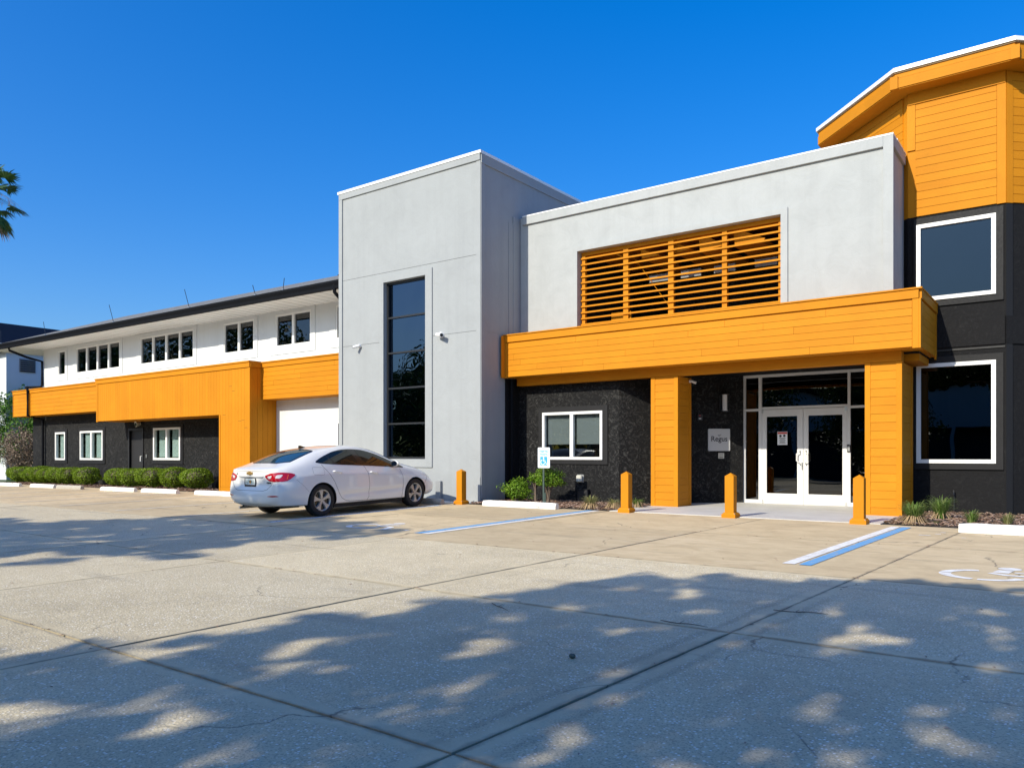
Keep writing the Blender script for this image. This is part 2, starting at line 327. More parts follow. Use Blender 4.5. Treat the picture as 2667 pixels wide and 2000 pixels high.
# ------------------------------------------------------------------ object helpers
ORG = {}
def wpos(o): return ORG.get(o.name, Vector((0, 0, 0)))
def link(o): scene.collection.objects.link(o)
def tag(o, label=None, cat=None, group=None, kind=None):
    if label: o['label'] = label
    if cat: o['category'] = cat
    if group: o['group'] = group
    if kind: o['kind'] = kind
    return o
def thing(name, label, cat, loc=(0, 0, 0), group=None):
    o = bpy.data.objects.new(name, None); o.empty_display_size = 0.2; link(o); o.location = loc; ORG[o.name] = Vector(loc)
    return tag(o, label, cat, group)
class MB:
    def __init__(s): s.v = []; s.f = []; s.mi = []; s.cm = 0
    def quad(s, a, b, c, d): n = len(s.v); s.v += [a, b, c, d]; s.f.append((n, n+1, n+2, n+3)); s.mi.append(s.cm)
    def poly(s, pts): n = len(s.v); s.v += list(pts); s.f.append(tuple(range(n, n+len(pts)))); s.mi.append(s.cm)
    def box(s, x0, x1, y0, y1, z0, z1, rot=0, piv=None):
        if x0 > x1: x0, x1 = x1, x0
        if y0 > y1: y0, y1 = y1, y0
        P = [(x0, y0, z0), (x1, y0, z0), (x1, y1, z0), (x0, y1, z0), (x0, y0, z1), (x1, y0, z1), (x1, y1, z1), (x0, y1, z1)]
        n = len(s.v); s.v += P
        for f in ((0, 3, 2, 1), (4, 5, 6, 7), (0, 1, 5, 4), (1, 2, 6, 5), (2, 3, 7, 6), (3, 0, 4, 7)):
            s.f.append(tuple(n+i for i in f)); s.mi.append(s.cm)
        return s
    def prism(s, pts, z0, z1):          # pts counter-clockwise seen from above
        n = len(s.v); k = len(pts); f0 = z0 if callable(z0) else (lambda p: z0); f1 = z1 if callable(z1) else (lambda p: z1)
        s.v += [(p[0], p[1], f0(p)) for p in pts] + [(p[0], p[1], f1(p)) for p in pts]
        s.f.append(tuple(n+i for i in reversed(range(k)))); s.f.append(tuple(n+k+i for i in range(k))); s.mi += [s.cm]*2
        for i in range(k): j = (i+1) % k; s.f.append((n+i, n+j, n+k+j, n+k+i)); s.mi.append(s.cm)
        return s
    def tube(s, pts, r, seg=10, cap=True):
        pts = [Vector(p) for p in pts]; rings = []; up = None
        rr = r if isinstance(r, (list, tuple)) else [r]*len(pts)
        for i, p in enumerate(pts):
            d = (pts[min(i+1, len(pts)-1)]-pts[max(i-1, 0)]).normalized()
            u = d.cross(Vector((0, 0, 1))) if abs(d.z) < 0.95 else d.cross(Vector((1, 0, 0)))
            if up is not None and u.dot(up) < 0: u = -u
            u.normalize(); up = u; w = d.cross(u)
            n = len(s.v); rings.append(n)
            for k in range(seg): a = 2*math.pi*k/seg; s.v.append(tuple(p+(u*math.cos(a)+w*math.sin(a))*rr[i]))
        for a, b in zip(rings, rings[1:]):
            for k in range(seg): j = (k+1) % seg; s.f.append((a+k, a+j, b+j, b+k)); s.mi.append(s.cm)
        if cap:
            s.f.append(tuple(rings[0]+k for k in reversed(range(seg)))); s.f.append(tuple(rings[-1]+k for k in range(seg))); s.mi += [s.cm]*2
        return s
    def xform(s, fn, start=0): s.v[start:] = [tuple(fn(Vector(p))) for p in s.v[start:]]; return s
def build(name, mb, mat, parent=None, smooth=False, bevel=0, fixn=False, origin=None):
    me = bpy.data.meshes.new(name)
    V = np.array(mb.v, dtype=float)
    c = Vector(origin) if origin is not None else Vector(((V[:, 0].min()+V[:, 0].max())/2, (V[:, 1].min()+V[:, 1].max())/2, V[:, 2].min()))
    me.from_pydata((V-np.array(c)).tolist(), [], mb.f)
    mats = mat if isinstance(mat, (list, tuple)) else [mat]
    for m_ in mats: me.materials.append(M[m_])
    if len(mats) > 1: me.polygons.foreach_set('material_index', mb.mi)
    me.update()
    if fixn or smooth or bevel:
        b = bmesh.new(); b.from_mesh(me)
        if smooth: bmesh.ops.remove_doubles(b, verts=b.verts, dist=1e-5)
        if fixn: bmesh.ops.recalc_face_normals(b, faces=b.faces)
        if bevel: bmesh.ops.bevel(b, geom=list(b.edges), offset=bevel, segments=1, profile=0.5, affect='EDGES')
        b.to_mesh(me); b.free()
    if smooth:
        me.shade_smooth()
        try: me.set_sharp_from_angle(angle=math.radians(35))
        except Exception: pass
    o = bpy.data.objects.new(name, me); link(o); ORG[o.name] = c
    if parent is not None: o.parent = parent; o.location = c-wpos(parent)
    else: o.location = c
    return o
def bx(name, x0, x1, y0, y1, z0, z1, mat, parent=None, bevel=0):
    return build(name, MB().box(x0, x1, y0, y1, z0, z1), mat, parent, bevel=bevel)
def wall_mb(mb, x0, x1, z0, z1, y0, y1, holes=()):
    """wall in the XZ plane, front at y0, back at y1, with rectangular openings"""
    xs = sorted({x0, x1, *[min(max(h[0], x0), x1) for h in holes], *[min(max(h[1], x0), x1) for h in holes]})
    zs = sorted({z0, z1, *[min(max(h[2], z0), z1) for h in holes], *[min(max(h[3], z0), z1) for h in holes]})
    def solid(i, j):
        if i < 0 or j < 0 or i >= len(xs)-1 or j >= len(zs)-1: return False
        cx, cz = (xs[i]+xs[i+1])/2, (zs[j]+zs[j+1])/2
        return not any(h[0] < cx < h[1] and h[2] < cz < h[3] for h in holes)
    for i in range(len(xs)-1):
        for j in range(len(zs)-1):
            if not solid(i, j): continue
            a, b, c, d = xs[i], xs[i+1], zs[j], zs[j+1]
            mb.quad((a, y0, c), (b, y0, c), (b, y0, d), (a, y0, d)); mb.quad((b, y1, c), (a, y1, c), (a, y1, d), (b, y1, d))
            if not solid(i-1, j): mb.quad((a, y1, c), (a, y0, c), (a, y0, d), (a, y1, d))
            if not solid(i+1, j): mb.quad((b, y0, c), (b, y1, c), (b, y1, d), (b, y0, d))
            if not solid(i, j-1): mb.quad((a, y1, c), (b, y1, c), (b, y0, c), (a, y0, c))
            if not solid(i, j+1): mb.quad((a, y0, d), (b, y0, d), (b, y1, d), (a, y1, d))
    return mb
def ring_mb(mb, x0, x1, z0, z1, w, y0, y1): return wall_mb(mb, x0, x1, z0, z1, y0, y1, [(x0+w, x1-w, z0+w, z1-w)])
def window(parent, x0, x1, z0, z1, y, fw=0.06, panes=1, fmat='white_vinyl', gmat='glass_window', proud=0.0, depth=0.07, rows=None, mull=None, room='interior_dark', blind=None, roomd=1.6):
    """window part (frame mesh) with a pane per light; y = plane of the frame's front"""
    mw = mull or fw; cells = []
    if rows: zc = [z0]+rows+[z1]
    else: zc = [z0, z1]
    holes = []
    for k in range(panes):
        a = x0+fw if k == 0 else x0+(x1-x0)*k/panes+mw/2
        b = x1-fw if k == panes-1 else x0+(x1-x0)*(k+1)/panes-mw/2
        for j in range(len(zc)-1):
            c = zc[j]+(fw if j == 0 else mw/2); d = zc[j+1]-(fw if j == len(zc)-2 else mw/2); holes.append((a, b, c, d))
    w = build('window', wall_mb(MB(), x0, x1, z0, z1, y, y+depth, holes), fmat, parent)
    for (a, b, c, d) in holes: bx('pane', a-0.004, b+0.004, y+depth*0.55, y+depth*0.55+0.006, c-0.004, d+0.004, gmat, w)
    if blind:
        mname, frac, off = blind
        for (a, b, c, d) in holes:
            aa = a+(b-a)*off
            bx('blind', aa, b, y+depth+0.05, y+depth+0.06, d-(d-c)*frac, d, mname, w)
    return w
def text_mesh(body, size, name, mat, parent, loc, extrude=0.002, rot=None, sx=1.0, bold=0.0):
    cu = bpy.data.curves.new('t', 'FONT'); cu.body = body; cu.size = size; cu.align_x = 'CENTER'; cu.align_y = 'CENTER'; cu.extrude = extrude; cu.offset = bold
    ob = bpy.data.objects.new('t', cu); link(ob); bpy.context.view_layer.update()
    me = bpy.data.meshes.new_from_object(ob.evaluated_get(bpy.context.evaluated_depsgraph_get())); bpy.data.objects.remove(ob); bpy.data.curves.remove(cu)
    R = rot or Matrix.Rotation(math.radians(90), 4, 'X')
    me.transform(R @ Matrix.Diagonal((sx, 1, 1, 1))); me.name = name; me.materials.clear(); me.materials.append(M[mat])
    o = bpy.data.objects.new(name, me); link(o); o.parent = parent; o.location = Vector(loc)-wpos(parent); ORG[o.name] = Vector(loc); return o

# ------------------------------------------------------------------ ground
def zg(x, y):
    return 0.018*min(0.0, y-13.9) - 0.005*max(0.0, -x-20.0)*(1 if y < 30 else 1)
def sheet(name, x0, x1, y0, y1, nx, ny, dz, mat, kind='structure'):
    mb = MB()
    gx = np.linspace(x0, x1, nx+1); gy = sorted(set(list(np.linspace(y0, y1, ny+1))+[13.9]) if y0 < 13.9 < y1 else list(np.linspace(y0, y1, ny+1)))
    for a, b in zip(gx, gx[1:]):
        for c, d in zip(gy, gy[1:]):
            mb.quad(*[(p, q, zg(p, q)+dz) for p, q in ((a, c), (b, c), (b, d), (a, d))])
    o = build(name, mb, mat); tag(o, kind=kind); return o
def ground_sheet():
    t = NT('ground_far')
    x = t.ramp(t.noise(0.08, 4), [(0.42, (0.06, 0.10, 0.03)), (0.58, (0.30, 0.27, 0.22))]); t.col(x); t.rough(0.95)
    mb = MB(); xs = [-600, -60, -20, 60, 600]; ys = [-600, -60, 13.9, 60, 800]
    def z(p, q): return zg(max(-60, p), max(-60, q))-0.12
    for a, b in zip(xs, xs[1:]):
        for c, d in zip(ys, ys[1:]): mb.quad(*[(p, q, z(p, q)) for p, q in ((a, c), (b, c), (b, d), (a, d))])
    tag(build('ground', mb, 'ground_far'), kind='structure')
ground_sheet()
lot = sheet('parking_lot', -58, 12, -9.0, 13.97, 8, 4, -0.055, 'soil')
ROWS = [-6.05, -3.1, -0.2, 2.65, 5.5, 8.35, 11.3, 13.92]
def joint_x(k, y): return -2.5+0.08*y+3.2*k
def slab(k, r):
    y0, y1 = ROWS[r], ROWS[r+1]; gap = 0.006 if r >= 4 else 0.008
    if k in (-1, 0) and r < 4: gap = 0.011
    pts = []; uvs = []; n = 14
    def jit(): return random.uniform(-0.0045, 0.0045)
    for i in range(n): t = i/n; pts.append((joint_x(k, y0)*(1-t)+joint_x(k+1, y0)*t, y0+gap+jit())); uvs.append((t, 0))
    for i in range(n): t = i/n; y = y0*(1-t)+y1*t; pts.append((joint_x(k+1, y)-gap+jit(), y)); uvs.append((1, t))
    for i in range(n): t = i/n; pts.append((joint_x(k+1, y1)*(1-t)+joint_x(k, y1)*t, y1-gap+jit())); uvs.append((1-t, 1))
    for i in range(n): t = i/n; y = y1*(1-t)+y0*t; pts.append((joint_x(k, y)+gap+jit(), y)); uvs.append((0, 1-t))
    pts = [(min(max(p[0], joint_x(k, p[1])+gap*0.6), joint_x(k+1, p[1])-gap*0.6), min(max(p[1], y0+gap*0.6), y1-gap*0.6)) for p in pts]
    dz = random.uniform(-0.002, 0.002)
    # fan with a centre vertex so the gently warped slab stays well shaped
    mb = MB(); m = len(pts); cx = sum(p[0] for p in pts)/m; cy = sum(p[1] for p in pts)/m
    mb.v = [(p[0], p[1], zg(*p)+dz) for p in pts]+[(p[0], p[1], zg(*p)-0.07) for p in pts]+[(cx, cy, zg(cx, cy)+dz)]
    uvl = []
    for i in range(m):
        j = (i+1) % m; mb.f.append((i, j, 2*m)); uvl += [uvs[i], uvs[j], (0.5, 0.5)]
    for i in range(m):
        j = (i+1) % m; mb.f.append((i, m+i, m+j, j)); uvl += [(0.0, 0.0)]*4
    mb.mi = [0]*len(mb.f)
    o = build('slab', mb, 'concrete_smooth' if r >= 5 else 'concrete_aggregate', lot)
    uv = o.data.uv_layers.new(name='UVMap'); uv.data.foreach_set('uv', [c for p in uvl for c in p])
for k in range(-15, 3):
    for r in range(len(ROWS)-1): slab(k, r)

def strip(name, pts, mat, h=0.0035):          # flat painted marking draped on the lot
    mb = MB(); n = 8
    (a, b, c, d) = pts
    for i in range(n):
        t0, t1 = i/n, (i+1)/n
        L = lambda p, q, t: (p[0]*(1-t)+q[0]*t, p[1]*(1-t)+q[1]*t)
        q = [L(a, d, t0), L(b, c, t0), L(b, c, t1), L(a, d, t1)]
        mb.quad(*[(p[0], p[1], zg(*p)+0.002+h) for p in q])
    return build(name, mb, mat, lot)
def flatpoly(mb, pts, h=0.0055): mb.poly([(p[0], p[1], zg(*p)+h) for p in pts])
# stall lines: (x, y near) -> (x, y far)
strip('stall_line', [(-2.74, 8.92), (-2.60, 8.92), (-2.31, 13.62), (-2.44, 13.62)], 'road_white')
strip('stall_line', [(-2.555, 8.92), (-2.42, 8.92), (-2.15, 13.62), (-2.285, 13.62)], 'road_blue')
strip('stall_line', [(-8.36, 8.93), (-8.22, 8.93), (-7.97, 13.86), (-8.10, 13.86)], 'road_white')
strip('stall_line', [(-8.53, 8.93), (-8.38, 8.93), (-8.12, 13.86), (-8.26, 13.86)], 'road_blue')
strip('stall_line', [(-12.05, 8.8), (-11.97, 8.8), (-11.80, 13.3), (-11.88, 13.3)], 'road_white')
strip('stall_line', [(-12.12, 8.8), (-12.06, 8.8), (-11.89, 13.3), (-11.95, 13.3)], 'road_blue')
for x in (-14.72, -17.42, -20.15, -22.8, -25.5, -28.2, -30.9, -33.6):
    strip('stall_line', [(x, 8.6), (x+0.10, 8.6), (x+0.42, 12.9), (x+0.32, 12.9)], 'road_faded')
def arcpts(cx, cy, r0, r1, a0, a1, n=14):
    o = [(cx+r1*math.cos(math.radians(a0+(a1-a0)*i/n)), cy+r1*math.sin(math.radians(a0+(a1-a0)*i/n))) for i in range(n+1)]
    i_ = [(cx+r0*math.cos(math.radians(a1+(a0-a1)*i/n)), cy+r0*math.sin(math.radians(a1+(a0-a1)*i/n))) for i in range(n+1)]
    return o+i_
def isa_shapes():       # wheelchair symbol, unit coordinates about 1 x 1
    return [arcpts(0.36, 0.36, 0.26, 0.36, 105, 178), arcpts(0.36, 0.36, 0.26, 0.36, 183, 262), arcpts(0.36, 0.36, 0.27, 0.36, 270, 345),
            arcpts(0.50, 0.93, 0.0, 0.10, 0, 360, 18)[:19],
            [(0.42, 0.80), (0.55, 0.80), (0.53, 0.60), (0.40, 0.60)], [(0.40, 0.57), (0.56, 0.50), (0.76, 0.50), (0.76, 0.43), (0.52, 0.42), (0.37, 0.50)],
            [(0.57, 0.70), (0.76, 0.70), (0.76, 0.64), (0.57, 0.64)], [(0.78, 0.50), (0.87, 0.42), (0.95, 0.16), (1.04, 0.20), (1.06, 0.12), (0.91, 0.05), (0.78, 0.38), (0.70, 0.41)]]
for (ox, oy, s_) in ((-1.22, 8.88, 1.0), (-10.36, 8.92, 1.0)):
    mb = MB()
    for shp in isa_shapes(): flatpoly(mb, [(ox+p[0]*s_*1.1+0.08*p[1], oy+p[1]*s_*0.98) for p in shp])
    build('wheelchair_marking', mb, 'road_white', lot)
mb = MB()
for (x, y, w, d) in ((-1.9, 12.6, .16, .05), (-1.72, 12.85, .08, .04), (-1.35, 12.55, .06, .03), (-1.68, 13.1, .07, .04), (-8.95, 9.1, .10, .08), (-8.75, 9.28, .2, .025)):
    flatpoly(mb, [(x, y), (x+w, y-.01), (x+w, y+d), (x+.01, y+d)])
build('paint_spatter', mb, 'road_white', lot)
# entrance pavement and planting beds
pave = bx('entrance_pavement', -7.78, -2.66, 13.93, 18.6, -0.06, 0.012, 'concrete_pale'); tag(pave, kind='structure')
def bed(x0, x1, y0, y1):
    nx, ny = 26, 12; mb = MB()
    def z(i, j): return zg(x0+(x1-x0)*i/nx, 14.0)-0.012+0.03*math.sin(i*1.7+j)*0.4+(0.03 if 0 < j < ny else 0)
    for i in range(nx):
        for j in range(ny): mb.quad(*[(x0+(x1-x0)*a/nx, y0+(y1-y0)*b/ny, z(a, b)) for a, b in ((i, j), (i+1, j), (i+1, j+1), (i, j+1))])
    tag(build('planting_bed', mb, 'soil', smooth=True), kind='structure')
    area = (x1-x0)*(y1-y0); n = int(min(9000, area*620)); V = []; F = []
    for q in range(n):
        x, y = random.uniform(x0, x1), random.uniform(y0, y1); L = random.uniform(.02, .055); W = random.uniform(.008, .022); a = random.uniform(0, 6.28); t = random.uniform(-.35, .35)
        dx, dy = math.cos(a)*L, math.sin(a)*L; wx, wy = -math.sin(a)*W, math.cos(a)*W; z0 = zg(x, 14.0)+random.uniform(.012, .05)
        k = len(V); V += [(x-dx, y-dy, z0-t*L), (x+wx, y+wy, z0+.006), (x+dx, y+dy, z0+t*L), (x-wx, y-wy, z0+.004), (x, y, z0-.012)]
        F += [(k, k+3, k+2, k+1), (k, k+1, k+4), (k+1, k+2, k+4), (k+2, k+3, k+4), (k+3, k, k+4)]
    m2 = MB(); m2.v = V; m2.f = F; m2.mi = [0]*len(F)
    tag(build('mulch_chips', m2, 'mulch'), 'red-brown bark mulch chips in the planting bed', kind='stuff')
bed(-11.62, -7.80, 14.02, 16.04); bed(-2.64, 6.0, 14.02, 17.33); bed(-38.5, -22.15, 13.65, 15.27); bed(-20.45, -16.72, 14.02, 15.2)
bx('tower_apron', -16.68, -11.7, 13.95, 14.48, -0.07, 0.008, 'concrete_pale')['kind'] = 'structure'
sheet('side_yard', -58, -38.5, 13.98, 30, 6, 4, -0.03, 'grass_lawn'); 
# ------------------------------------------------------------------ siding helpers
def boards_x(parent, x0, x1, z0, z1, yf, rows, mat='orange_paint', t=0.022, joints=(), gap=0.0045, seed=0):
    """horizontal boards on a face that looks towards -Y"""
    h = (z1-z0)/rows; R = random.Random(seed)
    for r in range(rows):
        cuts = [x0]+sorted(j[1] for j in joints if j[0] == r and x0 < j[1] < x1)+[x1]
        for a, b in zip(cuts, cuts[1:]):
            zz0, zz1 = z0+r*h+gap/2, z0+(r+1)*h-gap/2; a2 = a+(0.002 if a != x0 else 0); b2 = b-(0.002 if b != x1 else 0); k = R.uniform(-.0015, .0015)
            mb = MB(); n = [(a2, yf-t-.004+k, zz0), (b2, yf-t-.004+k, zz0), (b2, yf-t+.004+k, zz1), (a2, yf-t+.004+k, zz1)]; q = [(a2, yf, zz0), (b2, yf, zz0), (b2, yf, zz1), (a2, yf, zz1)]
            mb.v = n+q; mb.f = [(0, 1, 2, 3), (4, 7, 6, 5), (0, 4, 5, 1), (3, 2, 6, 7), (0, 3, 7, 4), (1, 5, 6, 2)]; mb.mi = [0]*6
            build('board', mb, mat, parent)
def boards_y(parent, y0, y1, z0, z1, xf, rows, mat='orange_paint', t=0.022, gap=0.0045):
    """horizontal boards on a face that looks towards +X"""
    h = (z1-z0)/rows
    for r in range(rows): bx('board', xf, xf+t, y0, y1, z0+r*h+gap/2, z0+(r+1)*h-gap/2, mat, parent)
def boards_vert_x(parent, edges, z0f, z1, yf, t=0.02, gap=0.005):
    for a, b in zip(edges, edges[1:]):
        bx('board', a+gap/2, b-gap/2, yf-t, yf, z0f((a+b)/2), z1, 'orange_paint_vertical', parent)

# ================================================================== STAIR TOWER
tw = thing('stair_tower', 'tall light grey stucco tower with one narrow dark window', 'building', (-14.16, 14.5, 0))
TX0, TX1, TY, TZ = -16.70, -11.63, 14.50, 8.43
tmb = MB(); wall_mb(tmb, TX0, TX1, -0.15, TZ, TY, TY+0.25, [(-14.93, -13.42, 1.05, 5.74)])
tmb.box(TX1-0.25, TX1, TY+0.25, 20.5, -0.15, TZ); tmb.box(TX0, TX0+0.25, TY+0.25, 20.5, -0.15, TZ); tmb.box(TX0+0.25, TX1-0.25, 20.25, 20.5, -0.15, TZ); tmb.box(TX0+0.25, TX1-0.25, TY+0.25, 20.25, TZ-0.5, TZ-0.35)
build('wall', tmb, 'stucco_mid_grey', tw)
capm = MB(); capm.box(TX0-0.035, TX1+0.035, TY-0.05, TY+0.28, TZ, TZ+0.07); capm.box(TX1-0.26, TX1+0.035, TY+0.28, 20.53, TZ, TZ+0.07); capm.box(TX0-0.035, TX0+0.26, TY+0.28, 20.53, TZ, TZ+0.07)
build('parapet_cap', capm, 'cap_white', tw)
def trim(name, x0, x1, y0, y1, z0, z1, mat, p): return bx(name, x0, x1, y0, y1, z0, z1, mat, p, bevel=0.004)
trim('trim_band', TX0+.0, TX1, TY-.035, TY-.0005, 8.27, TZ-.002, 'stucco_mid_grey', tw)
trim('trim_band', TX0, TX0+.14, TY-.035, TY-.0005, 0.0, 8.268, 'stucco_mid_grey', tw)
trim('trim_band', TX1-.13, TX1, TY-.012, TY-.0005, 0.0, 8.268, 'stucco_mid_grey', tw)
trim('trim_band', TX1+.0005, TX1+.03, TY+.0, 20.4, 8.20, TZ-.002, 'stucco_mid_grey', tw)
trim('trim_band', TX1+.0005, TX1+.02, TY+.0, TY+.16, 0.1, 8.198, 'stucco_mid_grey', tw)
trim('trim_band', TX1+.0005, TX1+.014, 15.62, 15.80, 4.15, 7.05, 'stucco_mid_grey', tw)
trim('trim_band', TX1+.0005, TX1+.028, 15.80, 16.09, 4.15, 7.22, 'stucco_mid_grey', tw)
# raised window surround
sm = MB(); wall_mb(sm, -15.08, -13.19, 0.84, 5.90, TY-.03, TY-.0005, [(-14.93, -13.42, 1.05, 5.74)]); build('window_surround', sm, 'stucco_mid_grey', tw)
for (a, b, z) in ((-16.55, -11.77, 6.01), (-16.55, -15.10, 4.17), (-13.17, -11.77, 4.17)):
    bx('control_joint', a, b, TY-.004, TY-.0005, z, z+.012, 'stucco_mid_grey', tw); bx('control_joint', a, b, TY-.0022, TY-.0004, z-.006, z, 'black_trim', tw)
bx('control_joint', TX1+.0005, TX1+.004, 14.7, 15.6, 4.17, 4.18, 'stucco_mid_grey', tw)
window(tw, -14.93, -13.42, 1.05, 5.74, TY+.10, 0.055, 1, 'black_metal', 'glass_tower', rows=[1.98, 2.92, 3.86, 4.80], mull=0.045, depth=.09)
bx('base_block', TX1-.18, TX1+.0, TY-.025, TY-.013, 0.0, 0.62, 'stucco_mid_grey', tw)
bx('base_block', -13.02, -12.86, TY-.08, TY-.0005, 0.0, 0.50, 'blind_grey', tw)['label'] = 'small grey upright block standing for a shadow'  # grey block put where only a shadow lies at the tower foot
# interior backing of the shaft
bx('inner_wall', TX0+.26, TX1-.26, 16.6, 16.65, 0, 8.0, 'interior_dark', tw)

# ================================================================== ENTRANCE WING
ew = thing('entrance_wing', 'light grey entrance wing with orange canopy, louvres and glass doors', 'building', (-7.2, 16.1, 0))
WX0, WX1, WY, WZ = -11.60, -2.89, 16.10, 7.24
OP = (-9.87, -4.96, 4.14, 6.12)
m = MB(); wall_mb(m, WX0, WX1, 3.06, WZ, WY, WY+.28, [OP]); m.box(WX1-.25, WX1, WY+.28, 19.6, 3.06, WZ); m.box(WX0, WX1-.25, 19.35, 19.6, 3.06, WZ); m.box(WX0, WX1-.25, WY+.28, 19.35, WZ-.45, WZ-.3)
build('upper_wall', m, 'stucco_light_grey', ew)
trim('trim_band', WX0+.1, WX1-.13, WY-.055, WY-.0005, 7.04, WZ, 'stucco_light_grey', ew)
trim('trim_band', WX1-.129, WX1+.05, WY-.055, WY-.0005, 4.15, WZ, 'stucco_light_grey', ew)
trim('trim_band', WX1+.0005, WX1+.05, WY+.0005, 17.33, 7.04, WZ, 'stucco_light_grey', ew)
m = MB(); m.box(WX0+.1, WX1+.05, WY-.06, WY+.30, WZ+.001, WZ+.03); m.box(WX1-.27, WX1+.06, WY+.30, 17.34, WZ+.001, WZ+.03); build('parapet_cap', m, 'cap_white', ew)
m = MB(); wall_mb(m, OP[0]-.12, OP[1]+.14, 4.13, OP[3]+.12, WY-.035, WY-.0005, [(OP[0], OP[1], 4.0, OP[3])]); build('opening_surround', m, 'stucco_light_grey', ew)
# louvred balcony opening
lv = thing('louvre_screen', 'orange horizontal louvre screen in the upper grey wall above the canopy', 'louvre', (-7.4, 16.2, 4.15))
for (a, b) in ((-9.86, -9.78), (-9.875, -9.86)): pass
for (a, b) in ((-9.84, -9.75), (-8.70, -8.57), (-7.55, -7.42), (-6.28, -6.17), (-5.06, -4.97)): bx('post', a, b, 16.245, 16.33, 4.15, 6.05, 'orange_paint_vertical', lv)
m_s = None
for i in range(12):
    z = 4.325+i*0.1465
    s_ = bx('slat', -9.86, -4.965, 16.208, 16.243, z, z+.038, 'orange_paint', lv) if m_s is None else None
    if m_s is None: m_s = s_; z0s = z
    else:
        c = m_s.copy(); link(c); c.parent = lv; c.location = m_s.location+Vector((0, 0, z-z0s))
bx('sill_rail', -9.86, -4.965, 16.14, 16.33, 4.15, 4.20, 'orange_paint', lv); bx('head_rail', -9.86, -4.965, 16.25, 16.36, 6.03, 6.118, 'orange_paint', lv)
# balcony behind the screen
m = MB(); m.box(WX0+.05, WX1-.26, WY+.285, 19.3, 6.14, 6.2); build('balcony_ceiling', m, 'orange_paint', ew); bx('balcony_side_wall', -9.99, -9.89, WY+.285, 19.3, 3.3, 6.13, 'stucco_black_smooth', ew); bx('balcony_side_wall', -4.94, -4.86, WY+.285, 19.3, 3.3, 6.13, 'stucco_black_smooth', ew)
m = MB(); m.box(-8.6, -4.95, 18.5, 18.6, 3.2, 6.13); m.box(-9.88, -8.6, 18.9, 19.0, 3.2, 6.13); build('balcony_wall', m, 'stucco_black', ew)
bx('balcony_floor', -9.88, -4.95, WY+.285, 18.9, 3.2, 3.3, 'interior_grey', ew)
bx('balcony_parapet', -9.88, -4.95, 16.40, 16.5, 3.3, 4.12, 'orange_paint', ew)
for P in ([(-8.34, 5.99), (-8.30, 6.0), (-7.86, 5.80), (-8.31, 5.79)], [(-7.50, 6.0), (-7.44, 6.0), (-7.10, 5.83), (-7.47, 5.78)], [(-6.89, 6.05), (-6.72, 6.05), (-6.36, 5.82), (-6.36, 5.77), (-6.87, 5.72)], [(-6.10, 6.06), (-5.98, 6.06), (-5.40, 5.78), (-5.46, 5.72), (-6.06, 5.70)], [(-9.0, 5.99), (-8.95, 6.0), (-8.72, 5.85), (-8.74, 5.82)]):
    n = len(P); q = MB(); q.v = [(p[0], 16.44, p[1]) for p in P]+[(p[0]-.03, 18.4, p[1]) for p in P]; q.f = [tuple(range(n)), tuple(reversed(range(n, 2*n)))]+[(i, n+i, n+(i+1) % n, (i+1) % n) for i in range(n)]; q.mi = [0]*len(q.f); build('rafter', q, 'orange_paint', ew, fixn=True)  # rafter outlines cut to the wedges of sun on them
for x in (-8.45, -7.62, -6.80, -5.85): bx('grey_block', x, x+.5, 17.1, 17.16, 5.35, 5.52, 'blind_grey', ew)  # flat grey blocks for the pale patches behind the louvres
w = window(ew, -9.86, -8.62, 4.2, 6.05, 18.80, .05, 1, 'black_metal', 'glass_blue')
bx('balcony_door', -9.55, -9.0, 17.2, 17.26, 3.3, 4.75, 'orange_paint_vertical', ew)
bld = build('tie_cable', MB().tube([(-8.75, 16.6, 6.1), (-7.65, 17.2, 4.3)], .008, 6), 'orange_paint', ew)
# canopy
cp = MB(); CX0, CX1, CY = -11.60, -2.31, 15.42
cp.box(CX0, CX1, CY, WY-.062, 3.09, 4.12); cp.box(WX1+.065, CX1, WY-.061, 17.345, 3.09, 4.12)
canopy = build('canopy', cp, 'orange_paint', ew)
J = [(0, -9.9), (1, -10.6), (2, -11.1), (3, -11.3), (0, -8.75), (1, -9.3), (2, -8.2), (3, -7.5), (4, -8.9), (5, -9.5), (4, -6.7), (2, -5.6), (3, -4.5), (1, -3.4), (5, -5.9), (0, -4.2), (4, -5.1), (1, -6.4), (5, -3.9)]
boards_x(canopy, CX0+.13, CX1-.11, 3.095, 3.935, CY-.002, 6, joints=J)
bx('corner_board', CX0, CX0+.125, CY-.034, CY-.002, 3.07, 3.955, 'orange_paint_vertical', canopy, .003); bx('corner_board', CX1-.105, CX1, CY-.034, CY-.002, 3.07, 3.955, 'orange_paint_vertical', canopy, .003)
bx('fascia_board', CX0, CX1+.0, CY-.050, CY-.002, 3.958, 4.12, 'orange_paint', canopy, .003)
bx('cap_flashing', CX0-.01, CX1+.06, CY-.075, WY-.064, 4.122, 4.15, 'orange_paint', canopy); bx('cap_flashing', WX1+.067, CX1+.06, WY-.063, 17.34, 4.122, 4.15, 'orange_paint', canopy)
boards_y(canopy, CY+.10, 17.22, 3.095, 3.935, CX1+.001, 6); bx('fascia_board', CX1+.001, CX1+.045, CY, 17.34, 3.958, 4.12, 'orange_paint', canopy)
bx('corner_board', CX1+.001, CX1+.032, CY-.034, CY+.095, 3.07, 3.955, 'orange_paint_vertical', canopy); bx('corner_board', CX1+.001, CX1+.032, 17.225, 17.34, 3.04, 3.955, 'orange_paint_vertical', canopy)
bx('end_board', TX1+.052, TX1+.075, 15.24, 15.40, 3.07, 4.11, 'orange_paint_vertical', canopy)
